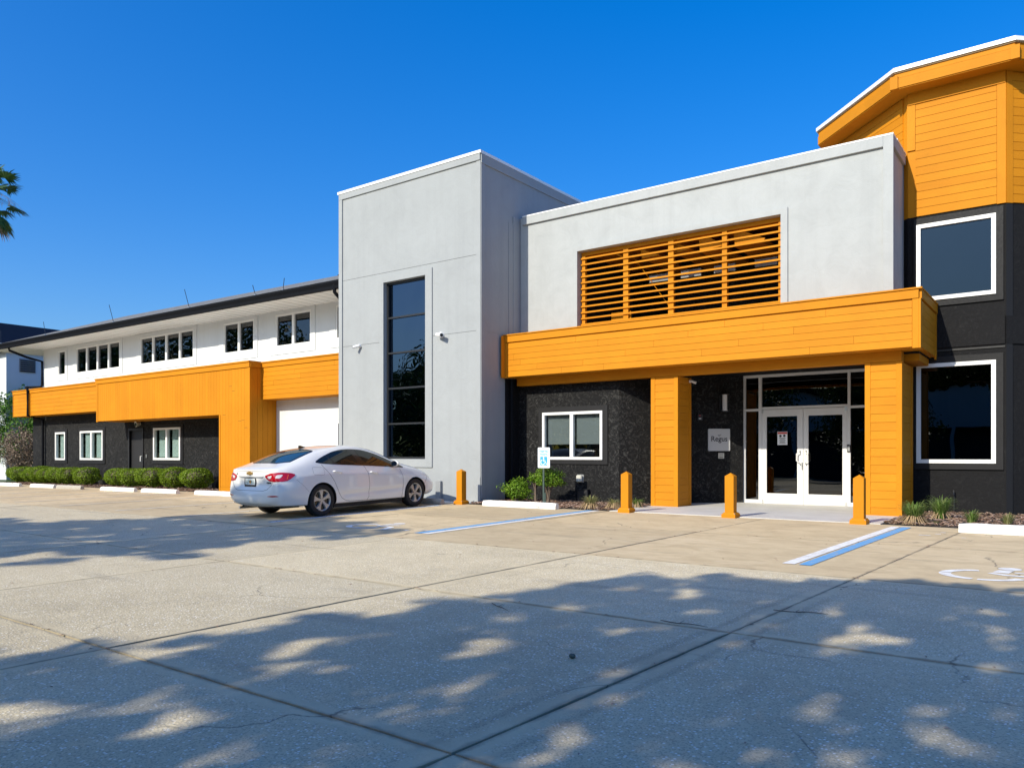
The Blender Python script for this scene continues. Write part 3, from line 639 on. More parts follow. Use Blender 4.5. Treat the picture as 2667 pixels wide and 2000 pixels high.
# beam and columns
bx('beam', -11.5, -2.66, 15.80, 16.02, 2.90, 3.088, 'orange_paint', ew, .004); bx('beam', -11.55, -2.66, 16.022, 16.10, 2.94, 3.088, 'orange_paint', ew)
bx('beam', -2.9, -2.42, 16.2, 17.33, 2.93, 3.088, 'orange_paint', ew)
def column(x0, x1, y0, y1, rows):
    c = bx('column', x0+.02, x1-.02, y0+.02, y1-.0, 0.0, 2.90, 'orange_paint', ew)
    bx('corner_board', x0, x0+.10, y0-.012, y0+.019, 0.0, 2.897, 'orange_paint_vertical', c, .003); bx('corner_board', x1-.085, x1+.012, y0-.012, y0+.019, 0.0, 2.897, 'orange_paint_vertical', c, .003)
    boards_x(c, x0+.10, x1-.085, 0.0, 2.89, y0+.02, rows)
    bx('corner_board', x1-.019, x1+.012, y0+.0195, y0+.09, 0.0, 2.897, 'orange_paint_vertical', c); bx('corner_board', x1-.019, x1+.012, y1-.09, y1+.02, 0.0, 2.897, 'orange_paint_vertical', c)
    boards_y(c, y0+.092, y1-.092, 0.0, 2.89, x1-.02, rows)
    bx('base_trim', x0-.004, x1+.016, y0-.016, y1, 0.0, .03, 'orange_paint', c)
column(-7.76, -7.12, 15.80, 16.50, 18); column(-3.29, -2.66, 15.80, 16.95, 18)
# black wall below, front face and diagonal face
m = MB(); wall_mb(m, -11.62, -8.71, -0.05, 2.94, 16.05, 16.25, [(-10.85, -9.13, 1.04, 2.21)])
dA, dB = (-8.71, 16.05), (-6.52, 18.24)
m.prism([dA, dB, (dB[0]-.14, dB[1]+.14), (dA[0]-.14, dA[1]+.2)], -0.05, 3.06)
build('lower_wall', m, 'stucco_black', ew, fixn=False)
bx('return_panel', TX1+.002, TX1+.02, 15.47, 16.04, 0.0, 3.07, 'stucco_black_smooth', ew); build('downspout', MB().tube([(-11.52, 15.62, 0.0), (-11.52, 15.62, 3.06)], .04, 8), 'gutter_black', ew)
sm = MB(); wall_mb(sm, -10.98, -9.0, .93, 2.34, 16.02, 16.0495, [(-10.85, -9.13, 1.04, 2.21)]); build('window_surround', sm, 'black_trim', ew)
w = window(ew, -10.85, -9.13, 1.04, 2.21, 15.99, .065, 2, 'white_vinyl', 'glass_clear', mull=.09, depth=.1, blind=('blind_grey', .70, 0.0))
m = MB(); m.box(-11.5, -9.0, 17.5, 17.6, 0, 2.9); build('inner_wall', m, 'interior_dark', ew)
bx('beam_reflection_mask', -11.5, -2.66, 16.102, 16.115, 2.94, 3.06, 'stucco_black_smooth', ew)  # unseen black board added to keep the orange beam out of the glass reflections
m = MB(); m.box(-11.6, -2.4, 16.03, 20.9, 3.062, 3.085); build('porch_ceiling', m, 'stucco_black_smooth', ew)
# storefront
SY = 18.30
sf = build('storefront_frame', wall_mb(MB(), -6.55, -2.95, 0.0, 3.065, SY, SY+.10, [(-6.49, -6.17, .09, 2.20), (-6.49, -6.17, 2.255, 3.0), (-6.10, -4.17, 2.29, 3.0), (-6.09, -4.18, -0.01, 2.235), (-4.11, -3.05, .09, 2.20), (-4.11, -3.05, 2.255, 3.0)]), 'aluminium_white', ew)
for (a, b, c, d) in [(-6.49, -6.17, .09, 2.20), (-6.49, -6.17, 2.255, 3.0), (-6.10, -4.17, 2.29, 3.0), (-4.11, -3.05, .09, 2.20), (-4.11, -3.05, 2.255, 3.0)]: bx('pane', a-.003, b+.003, SY+.05, SY+.056, c-.003, d+.003, 'glass_dark', sf)
for (a, b, ga, gb, hx, sgn) in ((-6.085, -5.142, -5.98, -5.27, -5.205, 1), (-5.132, -4.185, -5.02, -4.28, -5.07, -1)):
    d = build('door', wall_mb(MB(), a, b, .012, 2.225, SY+.005, SY+.055, [(ga, gb, .25, 2.06)]), 'aluminium_white', ew)
    bx('pane', ga-.003, gb+.003, SY+.028, SY+.034, .247, 2.063, 'glass_dark', d)
    h = MB().tube([(hx, SY, .95), (hx, SY-.055, .95), (hx-.045*sgn*0, SY-.075, .98), (hx-.055*sgn, SY-.075, 1.02), (hx-.055*sgn, SY-.075, 1.18), (hx, SY-.075, 1.22), (hx, SY-.055, 1.25), (hx, SY, 1.25)], .014, 8)
    build('pull_handle', h, 'aluminium_white', d, smooth=True); build('push_bar', MB().tube([(ga, SY+.075, 1.21), (gb, SY+.075, 1.21)], .014, 8), 'steel', d)
    bx('pivot', (a if sgn > 0 else b-.04)-.01, (a+.03 if sgn > 0 else b+.01), SY-.012, SY+.004, 2.14, 2.24, 'steel', d); bx('pivot', (a if sgn > 0 else b-.04), (a+.03 if sgn > 0 else b+.01), SY-.012, SY+.004, .015, .09, 'steel', d)
bx('lock_plate', -5.17, -5.145, SY-.02, SY+.004, .82, .98, 'steel', ew)
# lobby
m = MB(); m.box(-6.6, -2.95, 22.5, 22.6, 0, 3.05); m.box(-6.70, -6.60, 18.5, 22.5, 0, 3.05); m.box(-2.95, -2.85, 17.0, 22.5, 0, 3.06); build('lobby_wall', m, 'interior_dark', ew)
bx('lobby_floor', -6.6, -2.95, 18.61, 22.5, -.02, 0.0, 'interior_grey', ew); bx('lobby_ceiling', -6.6, -2.95, 18.41, 22.5, 3.0, 3.05, 'interior_grey', ew)
bx('transom_reflection_box', -5.02, -4.62, 19.3, 19.34, 2.70, 2.93, 'plastic_white', ew)  # white box built in place of a reflection in the transom

# ================================================================== LEFT WING
lw = thing('office_wing', 'long two-storey white and black office wing with hipped grey roof', 'building', (-29, 15.3, 0))
def U(x): return x*1.0492
def Uz(z): return 1.15+(z-1.15)*1.0492
UY = 16.0
upwin = [(-35.80, -35.10, 4.60, 5.66, 1), (-34.12, -30.44, 4.58, 5.66, 4), (-28.89, -25.24, 4.58, 5.62, 4), (-23.42, -21.70, 4.56, 5.60, 2), (-20.58, -18.84, 4.56, 5.59, 2), (-17.72, -16.2, 4.56, 5.58, 2)]
def eave(x, lo): return lo+(x+17.0)*(-0.0078)
UX0, UX1 = U(-37.26), -16.55
holes = [(U(a), U(b), Uz(c), Uz(d)) for a, b, c, d, n in upwin]
build('upper_wall', wall_mb(MB(), UX0, UX1, 3.0, 6.12, UY, UY+.2, holes), 'stucco_white', lw)
for (a, b, c, d), q in zip(holes, upwin):
    build('window_surround', wall_mb(MB(), a-.28, b+.2, c-.24, d+.14, UY-.025, UY-.0005, [(a, b, c, d)]), 'stucco_white', lw)
    window(lw, a, b, c, d, UY-.012, .06, q[4], 'white_vinyl', 'glass_window', mull=.11, depth=.10, blind=('interior_grey', .24, 0.0))
m = MB(); m.box(UX0, UX0+.2, UY+.2, 24.8, 3.0, 6.12); m.box(-38.4, -16.6, 24.8, 25, -.2, 6.1); m.box(-38.4, -38.2, 15.5, 24.8, -.2, 3.0); m.box(-38.2, -16.7, 17.9, 18.0, -.2, 6.1); m.box(-38.4, -16.8, 15.5, 24.8, 2.87, 3.0)
build('rear_wall', m, 'stucco_white', lw)
bx('inner_wall', -38.1, -16.75, 17.6, 17.7, 0, 6.0, 'interior_dark', lw)
# soffit, roof, gutter
SX0 = -41.6; GY = 14.62
m = MB()
for a, b in zip(np.linspace(SX0, -16.72, 14), np.linspace(SX0, -16.72, 14)[1:]):
    m.quad((a, UY+.0, eave(a, 5.90)), (b, UY, eave(b, 5.90)), (b, GY, eave(b, 5.90)), (a, GY, eave(a, 5.90)))
m.quad((SX0, 25, eave(SX0, 5.9)), (UX0, 25, eave(UX0, 5.9)), (UX0, UY, eave(UX0, 5.9)), (SX0, UY, eave(SX0, 5.9)))
build('soffit', m, 'soffit_white', lw)
m = MB()
for x in np.arange(-42.9, -16.8, .41): m.box(x, x+.012, GY+.12, UY-.03, eave(x, 5.895), eave(x, 5.899))
tag(build('soffit_groove', m, 'interior_grey', lw), kind='stuff')
def eprof(x, pts): return [(x, GY+p[0], eave(x, 5.90)+p[1]) for p in pts]
gp = [(-.02, -.02), (.10, -.02), (.10, .20), (-.08, .20), (-.08, .15), (-.03, .06)]
m = MB(); xs = list(np.linspace(SX0, -16.72, 12))
for a, b in zip(xs, xs[1:]):
    A, B = eprof(a, gp), eprof(b, gp)
    for i in range(len(gp)): j = (i+1) % len(gp); m.quad(A[i], A[j], B[j], B[i])
m.poly(eprof(-16.72, gp)); build('gutter', m, 'gutter_black', lw, fixn=True)
rm = MB(); RS = .372; e0 = eave(SX0, 6.10); e1 = eave(-16.72, 6.10); ry = 18.3
rp = [(SX0, GY-.03, e0), (-16.72, GY-.03, e1), (-16.72, ry, e1+RS*(ry-GY)), (SX0+5.5, ry, e0+RS*(ry-GY)), (SX0, 26, e0), (-16.72, 26, e1)]
rm.quad(rp[0], rp[1], rp[2], rp[3]); rm.poly([rp[4], rp[0], rp[3]]); rm.quad(rp[5], rp[4], rp[3], rp[2])
roof = build('roof', rm, 'shingle', lw)
m = MB(); q = [rp[0], rp[1]]; 
for x in np.arange(SX0+.5, -16.9, .33):
    z = eave(x, 6.10); m.box(x+.005, x+.325, GY-.055, GY+.12, z+.002+random.uniform(0, .003), z+.010+random.uniform(0, .004))
tag(build('shingle_edge', m, 'shingle', roof), kind='stuff')
bx('ridge_vent', -21.0, -16.75, ry-.15, ry+.15, e1+RS*(ry-GY)-.03, e1+RS*(ry-GY)+.03, 'gutter_black', roof)
# downspouts
dsp = [(-39.35, GY+.03, 6.03), (-39.35, GY+.05, 5.93), (-39.2, 15.3, 5.68), (-39.06, 15.93, 5.52), (-39.06, 15.93, 4.42), (-39.0, 15.85, 4.32), (-37.35, 14.58, 4.12), (-37.18, 14.58, 4.0), (-37.18, 14.58, 2.88), (-37.20, 15.2, 2.74), (-37.2, 15.2, -.1)]
build('downspout', MB().tube(dsp, .055, 8), 'gutter_black', lw)
build('downspout', MB().tube([(-17.05, GY+.0, 6.0), (-17.05, GY+.0, 5.78), (-17.0, 14.75, 5.64), (-16.9, 15.2, 5.55), (-16.85, 15.9, 5.5)], .055, 8), 'gutter_black', lw)
# lower black wall, door, windows
lowwin = [(-36.10, -35.16, .94, 2.14, 1), (-33.80, -31.85, .95, 2.15, 2), (-27.97, -26.13, .97, 2.16, 2)]
holes = [(a, b, c, d) for a, b, c, d, n in lowwin]
build('lower_wall', wall_mb(MB(), -38.45, -20.5, -.3, 2.9, 15.30, 15.5, holes+[(-29.80, -28.80, -.02, 2.12)]), 'stucco_black', lw)
for (a, b, c, d), q in zip(holes, lowwin):
    build('window_surround', wall_mb(MB(), a-.16, b+.13, c-.15, d+.13, 15.27, 15.2995, [(a, b, c, d)]), 'black_trim', lw)
    window(lw, a, b, c, d, 15.24, .075, q[4], 'white_vinyl', 'glass_clear', mull=.11, depth=.11, blind=('blind_green', .97, .12))
dr = bx('door', -29.78, -28.82, 15.36, 15.42, 0.0, 2.10, 'door_black', lw)
build('door_frame', wall_mb(MB(), -29.86, -28.74, 0.0, 2.18, 15.265, 15.2995, [(-29.78, -28.82, -.01, 2.10)]), 'door_black', lw)
build('handle', MB().tube([(-28.93, 15.36, 1.12), (-28.93, 15.27, 1.10), (-28.93, 15.27, .92), (-28.93, 15.36, .90)], .022, 8), 'plastic_white', dr)
bx('keypad', -28.53, -28.46, 15.26, 15.298, 1.05, 1.18, 'steel', lw)
m = MB(); a0 = []
for i in range(13): a = math.pi*i/12; a0.append((-31.62-.3*math.cos(a), 15.285, -.12+.26*math.sin(a)))
m.poly(list(reversed(a0))); build('crawl_vent', m, 'ink_black', lw)
# white lower wall right of the box, with a window by the tower
build('white_wall', wall_mb(MB(), -20.5, -16.72, -.2, 2.9, 15.20, 15.4, [(-17.62, -16.8, .75, 2.15)]), 'stucco_white', lw)
window(lw, -17.62, -16.80, .75, 2.15, 15.17, .07, 1, 'white_vinyl', 'glass_dark'); build('window_surround', wall_mb(MB(), -17.78, -16.73, .62, 2.28, 15.175, 15.1995, [(-17.62, -16.8, .75, 2.15)]), 'stucco_white', lw)
# orange parapet bands
def band(x0, x1, rows, joints, seed):
    b = bx('parapet', x0, x1, 14.68, 15.98, 2.87, 4.00, 'orange_paint', lw)
    boards_x(b, x0+.06, x1-.02, 2.875, 3.86, 14.678, rows, joints=joints, seed=seed)
    bx('corner_board', x0, x0+.055, 14.645, 14.678, 2.86, 3.865, 'orange_paint_vertical', b)
    bx('fascia_board', x0-.01, x1, 14.63, 14.678, 3.868, 4.0, 'orange_paint', b); bx('cap_flashing', x0-.02, x1, 14.60, 15.98, 4.002, 4.04, 'orange_paint', b)
band(-38.9, -37.28, 6, [(2, -38.1), (4, -38.3)], 1)
band(-37.10, -30.2, 6, [(0, -35.9), (1, -34.8), (2, -33.2), (3, -31.9), (4, -36.2), (5, -35.0), (1, -32.3), (4, -31.0), (0, -33.9), (3, -34.3), (5, -31.6), (2, -36.6)], 2)
band(-20.48, -16.72, 7, [(5, -18.9), (4, -18.6), (3, -18.2), (2, -17.8), (1, -17.4), (0, -17.0), (6, -17.1), (3, -19.9)], 3)
# projecting box with vertical boards and its leg
X0, X1, XL, BY, BZ0, BZ1 = -30.20, -20.50, -22.08, 14.25, 2.43, 4.0
q = MB(); q.box(X0, X1, BY, 15.28, BZ0, BZ1); q.box(XL, X1, BY, 15.28, -.05, BZ0)
bxo = build('projecting_box', q, 'orange_paint', lw)
n = 50; ed = list(np.linspace(X0+.13, XL, n)); ed2 = list(np.linspace(XL, X1-.09, 10))
boards_vert_x(bxo, ed, lambda x: BZ0+.005, 3.84, BY-.002); boards_vert_x(bxo, ed2, lambda x: .13, 3.84, BY-.002)
for k in (1, 3, 4, 6, 7, 8):
    x = ed2[k]; z = random.Random(k*5).uniform(.8, 3.4); bx('board_joint', x+.008, ed2[k+1]-.008, BY-.0235, BY-.0222, z, z+.008, 'black_trim', bxo)
bx('corner_board', X0, X0+.125, BY-.03, BY-.002, BZ0-.02, 3.85, 'orange_paint_vertical', bxo); bx('corner_board', X1-.085, X1, BY-.03, BY-.002, -.03, 3.85, 'orange_paint_vertical', bxo)
bx('corner_board', XL-.02, XL+.05, BY-.035, BY-.0225, -.03, BZ0, 'orange_paint_vertical', bxo); bx('base_trim', XL+.05, X1-.086, BY-.028, BY-.002, -.05, .125, 'orange_paint', bxo)
bx('fascia_board', X0-.03, X1+.03, BY-.055, BY-.002, 3.852, 4.0, 'orange_paint', bxo); bx('cap_flashing', X0-.04, X1+.05, BY-.085, 15.9, 4.002, 4.05, 'orange_paint', bxo)
for i in range(5): a = BY+.06+i*.19; bx('board', X1+.001, X1+.02, a, a+.182, -.02, 3.84, 'orange_paint_vertical', bxo)
bx('corner_board', X1+.001, X1+.024, BY-.03, BY+.055, -.03, 3.85, 'orange_paint_vertical', bxo); bx('fascia_board', X1+.001, X1+.045, BY-.02, 15.25, 3.852, 4.0, 'orange_paint', bxo)

bx('ledge_bounce_sheet', -38.85, -30.2, 14.80, 15.97, 4.042, 4.047, 'concrete_pale', lw); bx('ledge_bounce_sheet', -30.15, -20.5, 14.40, 15.89, 4.052, 4.056, 'concrete_pale', lw); bx('ledge_bounce_sheet', -20.43, -16.74, 14.80, 15.97, 4.042, 4.047, 'concrete_pale', lw)  # unseen pale sheets added so the soffit gets paler bounce light
# ================================================================== CORNER TURRET
ct = thing('corner_turret', 'black and orange many-sided turret at the right with two large windows', 'building', (-1.97, 17.35, 0))
OC = [(-2.80, 17.35), (-1.13, 17.35), (.05, 18.53), (.05, 20.9), (-1.13, 22.1), (-3.5, 22.1), (-4.55, 20.9), (-4.55, 19.1)]
ZB, ZT = 5.95, 8.45
W1, W2 = (-2.64, -1.28, .99, 2.97), (-2.64, -1.28, 4.23, 5.77)
m = MB(); wall_mb(m, -2.80, -1.13, -.15, ZB, 17.35, 17.55, [W1, W2])
for a, b in zip(OC[1:], OC[2:]+OC[:1]):
    d = Vector((b[0]-a[0], b[1]-a[1])).normalized(); nn = Vector((-d.y, d.x))*.2
    m.prism([a, b, (b[0]+nn.x, b[1]+nn.y), (a[0]+nn.x, a[1]+nn.y)], -.15, ZB)
build('lower_wall', m, 'stucco_black_smooth', ct)
for (a, b, c, d) in (W1, W2):
    build('window_surround', wall_mb(MB(), a-.05, b+.12, c-.12, d+.13, 17.31, 17.3495, [(a, b, c, d)]), 'black_trim', ct)
window(ct, *W1, 17.285, .075, 1, 'white_vinyl', 'glass_dark', depth=.12); window(ct, *W2, 17.285, .075, 1, 'white_vinyl', 'glass_blue', depth=.12)
bx('string_course', -2.79, -1.135, 17.325, 17.3495, 3.27, 3.80, 'stucco_black_smooth', ct, .004); bx('shadow_joint', -2.79, -1.135, 17.33, 17.3495, 3.205, 3.235, 'ink_black', ct)
d45 = Vector((.7071, .7071, 0)); n45 = Vector((.7071, -.7071, 0))
def on45(mb, s0, s1, z0, z1, o0, o1):      # box on the right chamfer: s along, o outwards
    P0 = Vector((-1.13, 17.35, 0)); 
    c = [P0+d45*s+n45*o for s, o in ((s0, o1), (s1, o1), (s1, o0), (s0, o0))]
    mb.prism([(p.x, p.y) for p in c], z0, z1); return mb
build('string_course', on45(MB(), .0, 1.6, 3.27, 3.80, .001, .025), 'stucco_black_smooth', ct)
build('corner_trim', on45(MB(), .0, .14, -.1, 5.93, .001, .02), 'black_trim', ct)
build('window_surround', on45(MB(), .50, 1.6, .88, 3.1, .001, .04), 'black_trim', ct); build('window_surround', on45(MB(), .50, 1.6, 4.1, 5.9, .001, .04), 'black_trim', ct)
for z0, z1 in ((1.0, 2.97), (4.23, 5.77)):
    w = build('window', on45(MB(), .62, 1.5, z0, z1, .041, .06), 'white_vinyl', ct); build('pane', on45(MB(), .69, 1.43, z0+.07, z1-.07, .061, .064), 'glass_blue', w)
m = MB(); m.prism([(p[0]*.999-.002, p[1]+.0) for p in OC], ZB+.001, ZT); up = build('upper_wall', m, 'orange_paint', ct)
nrow = 15; h = (ZT-.02-ZB)/nrow
for r in range(nrow):
    z0 = ZB+r*h+.004; z1 = ZB+(r+1)*h-.004
    bx('board', -2.66, -1.27, 17.325, 17.347, z0, z1, 'orange_paint', up)
    build('board', on45(MB(), .14, 1.6, z0, z1, .001, .022), 'orange_paint', up)
    P0 = Vector((-2.8, 17.35, 0)); dd = Vector((-.7071, .7071, 0)); nn = Vector((-.7071, -.7071, 0))
    c = [P0+dd*s+nn*o for s, o in ((.14, .0), (2.9, .0), (2.9, .022), (.14, .022))]; mb = MB(); mb.prism([(p.x, p.y) for p in c][::1], z0, z1); build('board', mb, 'orange_paint', up, fixn=True)
bx('corner_board', -2.81, -2.665, 17.318, 17.348, 7.3, ZT, 'orange_paint_vertical', up); bx('corner_board', -1.265, -1.12, 17.315, 17.348, ZB-.01, ZT, 'orange_paint_vertical', up)
build('corner_board', on45(MB(), .003, .135, ZB-.01, ZT, .001, .032), 'orange_paint_vertical', up)
bx('frieze_board', -2.80, -1.13, 17.300, 17.3145, 8.22, ZT, 'orange_paint', up)
def outset(P, d):
    out = []
    for i in range(len(P)):
        p0, p, p1 = Vector(P[i-1]), Vector(P[i]), Vector(P[(i+1) % len(P)])
        e0 = (p-p0).normalized(); e1 = (p1-p).normalized(); n0 = Vector((e0.y, -e0.x)); n1 = Vector((e1.y, -e1.x)); b = (n0+n1).normalized(); out.append(tuple(p+b*(d/max(.3, b.dot(n0)))))
    return out
ev = outset(OC, .40); 
roof = build('roof', MB().prism(ev, ZT+.001, ZT+.03).prism(outset(OC, .37), ZT+.03, 8.78), 'orange_paint', ct)
build('fascia_board', MB().prism(outset(OC, .42), 8.47, 8.66), 'orange_paint', roof); build('fascia_board', MB().prism(outset(OC, .405), 8.67, 8.76), 'orange_paint', roof)
for i in (0, 1): 
    p = Vector(outset(OC, .44)[i]); build('corner_board', MB().box(p.x-.07, p.x+.07, p.y-.012, p.y+.1, 8.45, 8.70), 'orange_paint_vertical', roof)
build('drip_edge', MB().prism(outset(OC, .43), 8.762, 8.785), 'tan_leaf', roof); build('roof_flashing', MB().prism(outset(OC, .46), 8.787, 8.865), 'cap_white', roof)
bx('inner_wall', -2.7, -1.3, 19.4, 19.45, 0, 5.9, 'interior_dark', ct)
build('hose_bib', MB().tube([(-1.98, 17.33, .0), (-1.98, 17.33, .42), (-1.98, 17.27, .45), (-1.98, 17.25, .38)], .018, 8), 'black_metal', ct)

# ================================================================== FAR BUILDING AT LEFT AND BUILDING ACROSS THE LOT
fb = thing('neighbour_building', 'pale grey building with dark navy roof at the far left', 'building', (-50, 20, 0))
bx('wall', -58, -46, 17.0, 45, -.5, 6.65, 'stucco_far_grey', fb); bx('roof', -58.2, -45.8, 16.5, 45.3, 6.66, 8.12, 'navy_roof', fb)
for (y0, y1, z0, z1) in ((17.62, 18.42, 5.62, 6.36), (17.7, 18.45, 2.0, 2.85)):
    lvv = build('vent', MB().box(-45.998, -45.96, y0, y1, z0, z1), 'blind_grey', fb)
    for i in range(6):
        z = z0+.05+i*(z1-z0-.08)/6; bx('slat', -45.959, -45.93, y0+.04, y1-.04, z, z+.05, 'gutter_black', lvv)
ab = thing('warehouse_across_lot', 'low white warehouse across the car park behind the viewpoint', 'building', (-5, -42, 0))
bx('wall', -45, 40, -50, -42, 3.4, 7.2, 'stucco_white', ab); bx('lower_wall', -45, 40, -49.5, -43.5, -1.3, 3.4, 'interior_dark', ab); bx('roof', -45.5, 40.5, -50.5, -41.6, 7.21, 7.6, 'gutter_black', ab)
for x in range(-44, 41, 7): bx('column', x, x+.35, -42.3, -41.95, -1.3, 3.39, 'stucco_white', ab)
# ------------------------------------------------------------------ street furniture
def bollard(x, y, label):
    z = zg(x, y); t = thing('bollard', label, 'bollard', (x, y, z), 'orange bollards along the front of the building')
    m = MB(); w = .084
    m.prism([(x-w, y-w), (x+w, y-w), (x+w, y+w), (x-w, y+w)], z+.08, z+.765)
    n = len(m.v); m.v += [(x-w, y-w, z+.765), (x+w, y-w, z+.765), (x+w, y+w, z+.765), (x-w, y+w, z+.765), (x, y, z+.825)]
    for i in range(4): m.f.append((n+i, n+(i+1) % 4, n+4)); m.mi.append(0)
    build('shaft', m, 'orange_paint_vertical', t, bevel=.003)
    m = MB(); b = .130; c = .102
    m.prism([(x-b, y-b), (x+b, y-b), (x+b, y+b), (x-b, y+b)], z-.01, z+.06)
    n = len(m.v); m.v += [(x-b, y-b, z+.06), (x+b, y-b, z+.06), (x+b, y+b, z+.06), (x-b, y+b, z+.06), (x-c, y-c, z+.095), (x+c, y-c, z+.095), (x+c, y+c, z+.095), (x-c, y+c, z+.095)]
    for i in range(4): j = (i+1) % 4; m.f.append((n+i, n+j, n+4+j, n+4+i)); m.mi.append(0)
    m.quad(m.v[n+4], m.v[n+5], m.v[n+6], m.v[n+7]); build('base', m, 'orange_paint', t)
    for sx in (-1, 1): build('bolt', MB().tube([(x+sx*.112, y-.112, z+.058), (x+sx*.112, y-.112, z+.085)], .012, 6), 'steel', t)
bollard(-11.70, 13.86, 'orange post bollard in front of the tall grey tower, nearest the white car')
bollard(-7.35, 13.86, 'orange post bollard in front of the planting bed and the left orange column')
bollard(-5.19, 13.86, 'orange post bollard in front of the glass entrance doors, below the grey name sign')
bollard(-2.97, 13.86, 'orange post bollard in front of the right orange column, beside the blue painted line')

def wheel_stop(x0, x1, y, label, mat='wheelstop_white', h=.13, d=.15, skew=0.0):
    xc = (x0+x1)/2; z = zg(xc, y)
    prof = [(-d/2, 0), (d/2, 0), (d/2, h*.55), (d*.30, h), (-d*.30, h), (-d/2, h*.55)]
    m = MB(); e = .03; n = 14; rings = []
    for i in range(n+1):
        t = i/n; x = x0+(x1-x0)*t; s = 1 if 0 < i < n else .86; yy = y+skew*(t-.5); R = []
        for (a, b) in prof: R.append((x+random.uniform(-.002, .002), yy+a*s+random.uniform(-.0025, .0025), zg(x, y)+.001+b*(1 if 0 < i < n else .9)+(random.uniform(-.003, .003) if b else 0)))
        rings.append(R)
    for A, B in zip(rings, rings[1:]):
        for k in range(6): j = (k+1) % 6; m.quad(A[k], A[j], B[j], B[k])
    m.poly(rings[0][::-1]); m.poly(rings[-1])
    o = build('wheel_stop', m, mat, fixn=True, origin=(xc, y, z)); tag(o, label, 'wheel stop', 'concrete wheel stops at the stall ends')
wheel_stop(-10.93, -8.95, 13.76, 'long white wheel stop in front of the parking sign and small bushes', d=.17)
wheel_stop(-1.46, .55, 13.34, 'white wheel stop at the right edge in front of the black turret', d=.17, h=.14)
wheel_stop(-13.95, -12.02, 13.56, 'bare grey wheel stop under the nose of the white car', 'wheelstop_bare')
wheel_stop(-21.15, -19.25, 12.85, 'white wheel stop beside the orange leg, just left of the white car')
wheel_stop(-24.2, -22.15, 12.85, 'white wheel stop in front of the third and second shrubs left of the orange leg')
wheel_stop(-26.85, -24.62, 12.83, 'white wheel stop in front of the gap between the two rows of shrubs')
wheel_stop(-30.2, -28.30, 12.85, 'unpainted tan wheel stop in front of the left row of shrubs', 'wheelstop_bare')
wheel_stop(-32.55, -30.55, 12.90, 'white wheel stop left of the unpainted tan one')
wheel_stop(-35.6, -33.55, 12.90, 'white wheel stop at the far left edge, partly out of frame')

# parking sign
ps = thing('parking_sign', 'low white and blue reserved parking sign for wheelchair users on a post', 'sign', (-10.0, 14.78, 0))
SXc, SYs = -9.955, 14.74
pts = []
for (cx, cz, a0) in ((.145, .215, 0), (-.145, .215, 90), (-.145, -.215, 180), (.145, -.215, 270)):
    for i in range(5): a = math.radians(a0+i*22.5); pts.append((SXc+cx+.022*math.cos(a), 1.09+cz+.022*math.sin(a)))
m = MB(); n = len(pts)
m.v = [(p[0], SYs, p[1]) for p in pts]+[(p[0], SYs+.004, p[1]) for p in pts]; m.f = [tuple(range(n)), tuple(reversed(range(n, 2*n)))]+[(i, n+i, n+(i+1) % n, (i+1) % n) for i in range(n)]; m.mi = [0]*len(m.f)
pl = build('sign_plate', m, 'sign_white', ps, fixn=True)
build('border', wall_mb(MB(), SXc-.158, SXc+.158, .868, 1.312, SYs-.0012, SYs-.0002, [(SXc-.154, SXc+.154, .872, 1.308)]), 'sign_pale_blue', pl)
bx('symbol_panel', SXc-.10, SXc+.10, SYs-.0014, SYs-.0003, .915, 1.115, 'sign_blue', pl)
m = MB()
for shp in isa_shapes(): m.poly([(SXc-.088+p[0]*.168, SYs-.0026, .925+p[1]*.178) for p in shp])
build('wheelchair_symbol', m, 'sign_white', pl)
text_mesh('RESERVED', .066, 'lettering', 'sign_pale_blue', pl, (SXc, SYs-.0014, 1.235), .0006, sx=.84, bold=.0025); text_mesh('PARKING', .062, 'lettering', 'sign_pale_blue', pl, (SXc, SYs-.0014, 1.165), .0006, sx=.84, bold=.0025)
for z in (.885, 1.298): build('bolt', MB().tube([(SXc, SYs-.006, z), (SXc, SYs+.01, z)], .007, 8), 'steel', pl)
m = MB(); m.box(SXc-.035, SXc+.005, SYs+.006, SYs+.03, -.05, 1.28); m.box(SXc+.012, SXc+.045, SYs+.006, SYs+.03, -.05, .28); build('post', m, 'post_green', ps)

# fittings on the diagonal wall
A45 = Vector((-8.71, 16.05, 0)); D45 = Vector((.7071, .7071, 0)); N45 = Vector((.7071, -.7071, 0))
def diag(mb, s0, s1, z0, z1, o0, o1):
    c = [A45+D45*s+N45*o for s, o in ((s0, o1), (s1, o1), (s1, o0), (s0, o0))]; mb.prism([(p.x, p.y) for p in c], z0, z1); return mb
def dpt(s, o, z): p = A45+D45*s+N45*o; return (p.x, p.y, z)
R45 = Matrix.Rotation(math.radians(45), 4, 'Z') @ Matrix.Rotation(math.radians(90), 4, 'X')
ns = thing('name_sign', 'square grey sign with a black company name on the black wall by the doors', 'sign', dpt(2.46, .02, 1.25))
pts = []
for (cx, cz, a0) in ((.25, .24, 0), (-.25, .24, 90), (-.25, -.24, 180), (.25, -.24, 270)):
    for i in range(5): a = math.radians(a0+i*22.5); pts.append((2.47+cx+.025*math.cos(a), 1.515+cz+.025*math.sin(a)))
m = MB(); n = len(pts); m.v = [dpt(p[0], .035, p[1]) for p in pts]+[dpt(p[0], .005, p[1]) for p in pts]; m.f = [tuple(range(n)), tuple(reversed(range(n, 2*n)))]+[(i, n+i, n+(i+1) % n, (i+1) % n) for i in range(n)]; m.mi = [0]*len(m.f)
panel = build('sign_panel', m, 'sign_grey', ns, fixn=True)
text_mesh('Regus', .175, 'lettering', 'ink_black', panel, dpt(2.47, .0365, 1.535), .0012, R45, bold=.0018)
